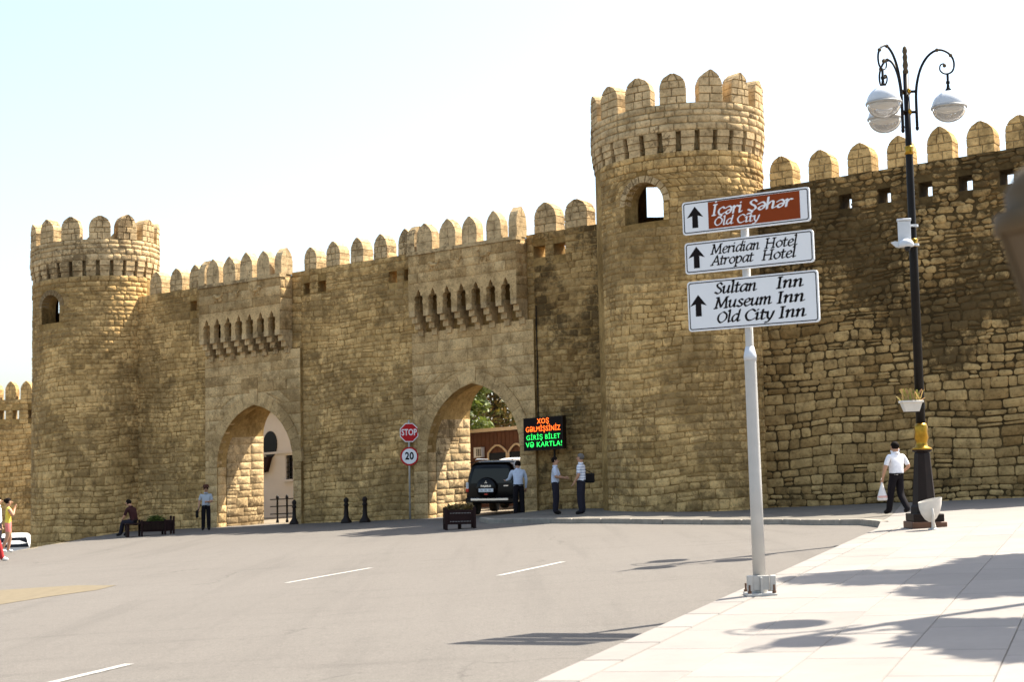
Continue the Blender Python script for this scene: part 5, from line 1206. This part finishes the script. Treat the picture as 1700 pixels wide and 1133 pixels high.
def hatch():
    x, y = -21.75, 63.2
    t, bd, hw = car('parked_car', 'white hatchback with red tail lamps parked below the road crest', Vector((x, y, g(x, y))), R(16), 4.0, 1.72,
        [(.0, .35, .86, .92, .88, .78), (.04, .28, .88, 1.12, .96, .74), (.25, .26, .9, 1.38, 1, .70), (.7, .25, .9, 1.46, 1, .71), (1.8, .25, .9, 1.47, 1, .71), (2.4, .25, .9, 1.32, 1, .70), (3.0, .25, .88, .98, 1, .82), (3.7, .28, .75, .85, .95, .8), (4.0, .35, .6, .7, .84, .7)], 'car_white', None, .9, .3, 'hatch')
    mb = MB(); mb.add([(-.66, -.002, .93), (.66, -.002, .93), (.60, .06, 1.12), (-.60, .06, 1.12), (.55, .21, 1.35), (-.55, .21, 1.35)], [(0, 1, 2, 3), (3, 2, 4, 5)]); mb.v = [(a, b - .015, c) for a, b, c in mb.v]; mb.build('rear_window', 'dark_glass', t)
    for sx in (-1, 1):
        for yy in (.7, 3.2): wheel(t, sx * (hw - .1), yy, .3, .2)
        mb = MB(); mb.bbox(sx * hw * .9 - .07, sx * hw * .9 + .07, -.02, .1, .72, .98, .03); mb.build('tail_light', 'tail_red', t)
        mb = MB(); mb.add([(sx * (hw * .99 + .004), .6, .95), (sx * (hw * .99 + .004), 2.5, .95), (sx * (hw * .80 + .012), 2.1, 1.33), (sx * (hw * .80 + .012), .75, 1.33)], [(0, 1, 2, 3)]); mb.build('side_window', 'dark_glass', t)
    mb = MB(); mb.bbox(-hw * .95, hw * .95, -.09, .08, .32, .55, .03); mb.build('bumper', 'car_white', t)
hatch()

# ------------------------------------------------------------------ people
def person(B, yaw, label, top, legs, shoes='black leather', hgt=1.74, pose='stand', sleeve='short', hair='hair', hat=None, arms=None, fat=1.0, head=(0, 0), legpose=None, lean=(0, 0), drop=0.0, female=False, skin_legs=False):
    """a posed body grown from a skeleton as one skin, coloured by limb; x right, y forwards, z up"""
    t = empty('person', B, -yaw, label, 'person'); k = hgt / 1.74
    lx, ly = lean
    J = {}; pz = .94
    J['pelvis'] = (0, 0, pz); J['waist'] = (lx * .25, ly * .25, 1.10); J['chest'] = (lx * .7, ly * .7, 1.32); J['neck'] = (lx, ly, 1.475)
    hx, hy = head; J['head'] = (lx * 1.15 + hx * .5, ly * 1.15 + .015 + hy * .5, 1.58 - abs(hy) * .2); J['crown'] = (lx * 1.2 + hx, ly * 1.2 + .02 + hy, 1.685 - abs(hy) * .5)
    if female: sw, hw_ = .165, .10
    else: sw, hw_ = .19, .095
    A = arms or {}; 
    for s_, sg in (('L', -1), ('R', 1)):
        J['sh' + s_] = (lx * .9 + sg * sw, ly * .9, 1.41)
        e, w_ = A.get(s_, ((sg * .25, -.02, 1.13), (sg * .25, .06, .88)))
        J['el' + s_], J['wr' + s_] = e, w_
        kn, an = (legpose or {}).get(s_, ((sg * .10, .02, .50), (sg * .11, -.02, .085)))
        J['hip' + s_] = (sg * hw_, 0, pz - .04); J['kn' + s_] = kn; J['an' + s_] = an
        fd = Vector((an[0] - kn[0], an[1] - kn[1], 0)); J['toe' + s_] = (an[0] + sg * .02, an[1] + .17, max(.035, an[2] - .045))
    Rd = {'pelvis': (.165 * fat, .125 * fat), 'waist': (.155 * fat, .125 * fat), 'chest': (.175 * (1 + (fat - 1) * .6), .125 * fat), 'neck': (.058, .058), 'head': (.082, .10), 'crown': (.06, .075)}
    if female: Rd.update({'pelvis': (.16, .13), 'waist': (.115, .095), 'chest': (.135, .115)})
    for s_ in 'LR':
        Rd.update({'sh' + s_: (.072, .072), 'el' + s_: (.047, .047), 'wr' + s_: (.031, .031), 'hip' + s_: (.105, .105), 'kn' + s_: (.066, .066), 'an' + s_: (.047, .047), 'toe' + s_: (.04, .035)})
        if not skin_legs: Rd.update({'kn' + s_: (.082, .082), 'an' + s_: (.072, .072)})
    E = [('pelvis', 'waist', top), ('waist', 'chest', top), ('chest', 'neck', top), ('neck', 'head', 'skin'), ('head', 'crown', 'skin')]
    for s_ in 'LR':
        E += [('chest', 'sh' + s_, top), ('sh' + s_, 'el' + s_, top if sleeve != 'none' else 'skin'), ('el' + s_, 'wr' + s_, top if sleeve == 'long' else 'skin'), ('pelvis', 'hip' + s_, legs), ('hip' + s_, 'kn' + s_, legs), ('kn' + s_, 'an' + s_, 'skin' if skin_legs else legs), ('an' + s_, 'toe' + s_, shoes)]
        # palm and five fingers, slightly curled along the forearm
        e, w_ = Vector(J['el' + s_]), Vector(J['wr' + s_]); d = (w_ - e).normalized(); side = d.cross(Vector((0, 1, .2))).normalized(); cu = side.cross(d).normalized()
        J['pa' + s_] = tuple(w_ + d * .06); Rd['pa' + s_] = (.036, .024); E.append(('wr' + s_, 'pa' + s_, 'skin'))
        for q in range(4):
            o_ = side * (.012 * (q - 1.5)) * 1.6; ln = (.062, .074, .07, .055)[q]
            J[f'f{q}' + s_] = tuple(w_ + d * .095 + o_); J[f'g{q}' + s_] = tuple(w_ + d * (.095 + ln * .75) + o_ * 1.1 + cu * .03); Rd[f'f{q}' + s_] = (.0115, .0115); Rd[f'g{q}' + s_] = (.0095, .0095)
            E += [('pa' + s_, f'f{q}' + s_, 'skin'), (f'f{q}' + s_, f'g{q}' + s_, 'skin')]
        J['th' + s_] = tuple(w_ + d * .07 + side * .045 + cu * .02); Rd['th' + s_] = (.0115, .0115); E.append(('wr' + s_, 'th' + s_, 'skin'))
    names = list(J); me = bpy.data.meshes.new('body'); me.from_pydata([tuple(c * k for c in J[n]) for n in names], [(names.index(a), names.index(b)) for a, b, _ in E], [])
    tmp = bpy.data.objects.new('body', me); COL.objects.link(tmp)
    sm = tmp.modifiers.new('skin', 'SKIN'); sm.use_smooth_shade = True; sm.branch_smoothing = .6
    for i, n in enumerate(names):
        sv = me.skin_vertices[0].data[i]; sv.radius = tuple(r_ * k * 1.08 for r_ in Rd[n]); sv.use_root = (n == 'pelvis')
    ss = tmp.modifiers.new('sub', 'SUBSURF'); ss.levels = 2; ss.render_levels = 2
    dg = bpy.context.evaluated_depsgraph_get(); dg.update(); m2 = bpy.data.meshes.new_from_object(tmp.evaluated_get(dg)); bpy.data.objects.remove(tmp)
    mats = [top, legs, 'skin', shoes]; m2.materials.clear()
    for m_ in mats: m2.materials.append(M[m_])
    segs = [(np.array(J[a]) * k, np.array(J[b]) * k, mt, a, b) for a, b, mt in E]
    seat_z = (pz + .035) * k
    co = np.empty(len(m2.vertices) * 3); m2.vertices.foreach_get('co', co); co = co.reshape(-1, 3)
    idx = []
    for p in m2.polygons:
        c = co[list(p.vertices)].mean(0); best = None
        for a, b, mt, na, nb in segs:
            ab = b - a; t_ = max(0, min(1, (c - a) @ ab / (ab @ ab + 1e-9))); d_ = np.linalg.norm(c - a - ab * t_)
            d_ = d_ / (Rd[na][0] * (1 - t_) + Rd[nb][0] * t_)
            if best is None or d_ < best[0]: best = (d_, mt, na, nb, t_)
        mt = best[1]
        if mt == top and best[2] == 'pelvis' and c[2] < seat_z: mt = legs
        if mt == legs and best[3].startswith('hip') and c[2] > seat_z: mt = top
        if sleeve == 'short' and best[2][:2] == 'sh' and best[4] > .8: mt = 'skin'
        if mt == top and best[2] == 'chest' and best[3] == 'neck' and best[4] > .82: mt = 'skin'
        if skin_legs and best[2][:3] == 'hip' and best[4] > .55: mt = 'skin'
        idx.append(mats.index(mt))
    m2.polygons.foreach_set('material_index', idx); m2.polygons.foreach_set('use_smooth', [True] * len(idx)); m2.name = 'body'
    # nose, ears and eye sockets are welded into the same mesh
    hc = (Vector(J['head']) * .55 + Vector(J['crown']) * .45) * k
    bd = bpy.data.objects.new('body', m2); COL.objects.link(bd); bd.parent = t
    ft = MB(); ft.ell((hc.x, hc.y + .105 * k, hc.z - .02), (.014, .022, .024), 8, 6); ft.ell((hc.x - .088 * k, hc.y, hc.z), (.012, .022, .032), 8, 6); ft.ell((hc.x + .088 * k, hc.y, hc.z), (.012, .022, .032), 8, 6); ft.build('face_features', 'skin', bd, True)
    ey = MB(); 
    for sx in (-.034, .034): ey.ell((hc.x + sx, hc.y + .088 * k, hc.z + .012), (.013, .01, .007), 8, 5)
    ey.ell((hc.x, hc.y + .092 * k, hc.z - .065), (.024, .01, .006), 8, 5); ey.build('eyes_and_mouth', 'hair', bd, True)
    hm = MB(); hm.ell((hc.x, hc.y - .022, hc.z + .025), (.098 * k, .108 * k, .105 * k), 16, 12, T=lambda x, y, z: (x, min(y, hc.y + .035 + max(0, z - hc.z - .03) * .55), max(z, hc.z - .085 + max(0, y - hc.y + .05) * 1.0)))
    hm.build('hair', hair, bd, True)
    if female: h2 = MB(); h2.ell((hc.x, hc.y - .1, hc.z + .04), (.05, .06, .06), 10, 8); h2.build('hair_bun', hair, bd, True)
    if hat: MB().lathe([(.175, hc.z + .050), (.18, hc.z + .062), (.108, hc.z + .075), (.105, hc.z + .13), (.085, hc.z + .17), (.03, hc.z + .175)], 18, (hc.x, hc.y)).build('hat', hat, bd, True)
    if not female and sleeve != 'none':
        cl = MB(); nk = Vector(J['neck']) * k; cl.lathe([(.082, nk.z - .03), (.075, nk.z + .02), (.066, nk.z + .022)], 14, (nk.x, nk.y)); cl.build('collar', top, bd, True)
        wt = MB(); wt.lathe([(.152 * fat * k, seat_z - .012), (.158 * fat * k, seat_z + .0), (.15 * fat * k, seat_z + .02)], 18); wt.v = [(x, y * .80, z) for x, y, z in wt.v]; wt.build('belt', 'black leather', bd, True)
    return t
WALK = {'L': ((-.10, .12, .50), (-.10, .20, .10)), 'R': ((.10, .02, .50), (.10, -.26, .14))}
Pm = ground(1491, 856, .13)
person(Pm, R(-22), 'man in white shirt and black trousers walking past the street lamp with a carrier bag', 'white cotton', 'black trousers', hgt=1.74, fat=1.2, legpose=WALK, arms={'L': ((-.30, .02, 1.12), (-.32, .10, .88)), 'R': ((.32, -.06, 1.14), (.30, .12, 1.04))}, head=(0, .03))
def carrier():
    c = Vector((-.33, .13, 0)); a = R(22); p = Pm + Vector((c.x * math.cos(a) - c.y * math.sin(a), c.x * math.sin(a) + c.y * math.cos(a), 0))
    t = empty('carrier_bag', p, R(22), "white plastic carrier bag in the walking man's hand", 'bag')
    vs, fs = [], []; n = 12
    for r, z in ((.015, .80), (.03, .74), (.07, .62), (.115, .48), (.135, .38), (.11, .35)):
        for i in range(n): vs.append((r * math.cos(6.283 * i / n) * (1 + .12 * math.sin(i * 2.3)), r * .6 * math.sin(6.283 * i / n), z))
    fs = [(k * n + i, k * n + (i + 1) % n, (k + 1) * n + (i + 1) % n, (k + 1) * n + i) for k in range(5) for i in range(n)] + [tuple(5 * n + i for i in range(n))]
    obj('sack', vs, fs, 'plastic_bag', t, True); m_ = MB(); m_.ell((0, 0, .44), (.137, .084, .055), 12, 8); m_.build('contents', 'bag_pink', t, True)
    MB().tube([(0, 0, .79), (.02, 0, .85), (0, 0, .88), (-.02, 0, .85), (0, 0, .79)], .008, 6).build('handle', 'plastic_bag', t, True)
carrier()
person(ground(923, 855, .12), R(100), 'man in pale blue short-sleeved shirt under the lit board, hands together', 'pale blue cotton', 'navy trousers', hgt=1.72, arms={'L': ((-.22, .10, 1.13), (-.05, .30, 1.10)), 'R': ((.22, .06, 1.13), (.06, .26, 1.12))}, fat=1.05)
person(ground(966, 855, .12), R(-70), 'grey-haired man in striped shirt with a black shoulder bag by the round tower', 'striped cotton', 'navy trousers', hgt=1.78, hair='grey_hair', arms={'L': ((-.24, .0, 1.12), (-.20, .14, .92)), 'R': ((.25, -.02, 1.12), (.24, .10, .90))}, fat=1.08)
def shoulder_bag(B, yaw, off, label, mat, hz, strap):
    t = empty('shoulder_bag', B, -yaw, label, 'bag'); x, y = off
    m_ = MB(); m_.bbox(x - .05, x + .05, y - .15, y + .15, hz - .16, hz + .12, .03); m_.build('pouch', mat, t); MB().tube([(x, y - .12, hz + .1), (x * .8, y * .5, 1.30 if strap else hz + .3), (x * .55, 0, 1.49 if strap else hz + .34), (x * .9, y + .1, hz + .1)], .014, 6).build('strap', mat, t, True)
shoulder_bag(ground(966, 855, .12), R(-70), (.2, -.2), 'black shoulder bag on the back of the grey-haired man', 'black leather', 1.08, True)
person(ground(862, 858), R(-12), 'man in pale blue long-sleeved shirt leaning towards the off-road car', 'pale blue cotton', 'black trousers', hgt=1.82, sleeve='long', lean=(.02, .16), head=(.02, .06), arms={'L': ((-.25, .22, 1.16), (-.30, .42, 1.12)), 'R': ((.27, .10, 1.12), (.26, .16, .88))}, fat=1.1)
HB_ = ground(342, 881)
person(HB_, R(170), 'man in brown hat and grey shirt standing by the gate jamb', 'blue grey cotton', 'black trousers', hgt=1.62, hat='brown felt', arms={'L': ((-.24, .06, 1.13), (-.05, .26, 1.12)), 'R': ((.25, .0, 1.13), (.27, .04, .88))}, fat=1.12)
shoulder_bag(HB_, R(170), (.32, .0), 'dark bag hanging at the side of the man in the hat', 'black leather', .62, False)
seat = {'L': ((-.10, .44, .50), (-.10, .56, .085)), 'R': ((.11, .46, .50), (.11, .50, .085))}
sb = Vector((BB.x + (BX0 - .22) * math.cos(R(24)), BB.y + (BX0 - .22) * math.sin(R(24)), 0)); sb.z = BB.z + .45 - .82 + .0
def seated():
    t = person(Vector((sb.x, sb.y, BB.z - .43)), R(-66), 'man in dark clothes sitting on the planter bench with bowed head', 'dark maroon cotton', 'navy trousers', hgt=1.74, lean=(0, .16), head=(0, .10), arms={'L': ((-.24, .26, 1.10), (-.12, .42, 1.02)), 'R': ((.24, .22, 1.10), (.14, .38, 1.0))},
               legpose={'L': ((-.11, .42, .93), (-.11, .52, .50)), 'R': ((.11, .44, .93), (.12, .40, .50))})
    return t
seated()
Gp = ground(13, 919)
person(Gp, R(60), 'young woman in yellow top and pink shorts standing in the sun beyond the crest', 'yellow cotton', 'pink cotton', shoes='white leather', hgt=1.66, sleeve='none', female=True, skin_legs=True, arms={'L': ((-.22, .16, 1.22), (-.06, .20, 1.42)), 'R': ((.24, .10, 1.18), (.10, .18, 1.40))}, legpose={'L': ((-.09, .08, .50), (-.09, .02, .085)), 'R': ((.10, -.04, .50), (.11, -.22, .10))})
person(ground(-4, 922), R(80), 'person in grey shirt and dark trousers standing beside the woman in yellow', 'white cotton', 'navy trousers', hgt=1.72, hat=None)
person(ground(-17, 934), R(85), 'person in red at the edge of the road wearing white shoes', 'red cotton', 'red cotton', shoes='white leather', hgt=1.7, legpose={'L': ((-.1, .2, .5), (-.1, .30, .085)), 'R': ((.1, -.05, .5), (.1, -.3, .12))})

# ------------------------------------------------------------------ lantern close by, its edge reaching into the picture
def lantern():
    d = ray(1800, 900); k = 3.3; x, y = d[0] * k, d[1] * k; z = g(x, y) + KH; pxm = k / F                # metres per photo pixel here
    H = lambda py: EYE + (765 - .02 * 900 - py) * pxm - z
    t = empty('lantern_post', (x, y, z), 0, 'blurred brown lantern on a post close by', 'street lamp')
    MB().lathe([(.12, -.01), (.12, .12), (.06, .2), (.045, .5), (.035, H(560)), (.05, H(545)), (.05, H(520))], 14).build('post', 'lantern_iron', t, True)
    for i in range(6):
        a0, a1 = 2 * math.pi * i / 6, 2 * math.pi * (i + 1) / 6; lo, hi = 70 * pxm, 112 * pxm
        mb = MB(); mb.add([(lo * math.cos(a0), lo * math.sin(a0), H(515)), (lo * math.cos(a1), lo * math.sin(a1), H(515)), (hi * math.cos(a1), hi * math.sin(a1), H(385)), (hi * math.cos(a0), hi * math.sin(a0), H(385))], [(0, 1, 2, 3)]); mb.build('pane', 'lantern_glass', t)
        MB().tube([(lo * math.cos(a0), lo * math.sin(a0), H(518)), (hi * math.cos(a0), hi * math.sin(a0), H(382))], .01, 6).build('glazing_bar', 'lantern_iron', t)
    MB().lathe([(50 * pxm, H(530)), (75 * pxm, H(520)), (75 * pxm, H(512)), (40 * pxm, H(511))], 6).build('lantern_base', 'lantern_iron', t)
    MB().lathe([(110 * pxm, H(384)), (120 * pxm, H(380)), (119 * pxm, H(348)), (98 * pxm, H(340)), (100 * pxm, H(310)), (80 * pxm, H(275)), (40 * pxm, H(250)), (15 * pxm, H(240)), (18 * pxm, H(215)), (0, H(200))], 20).build('lantern_roof', 'lantern_iron', t, True)
lantern()
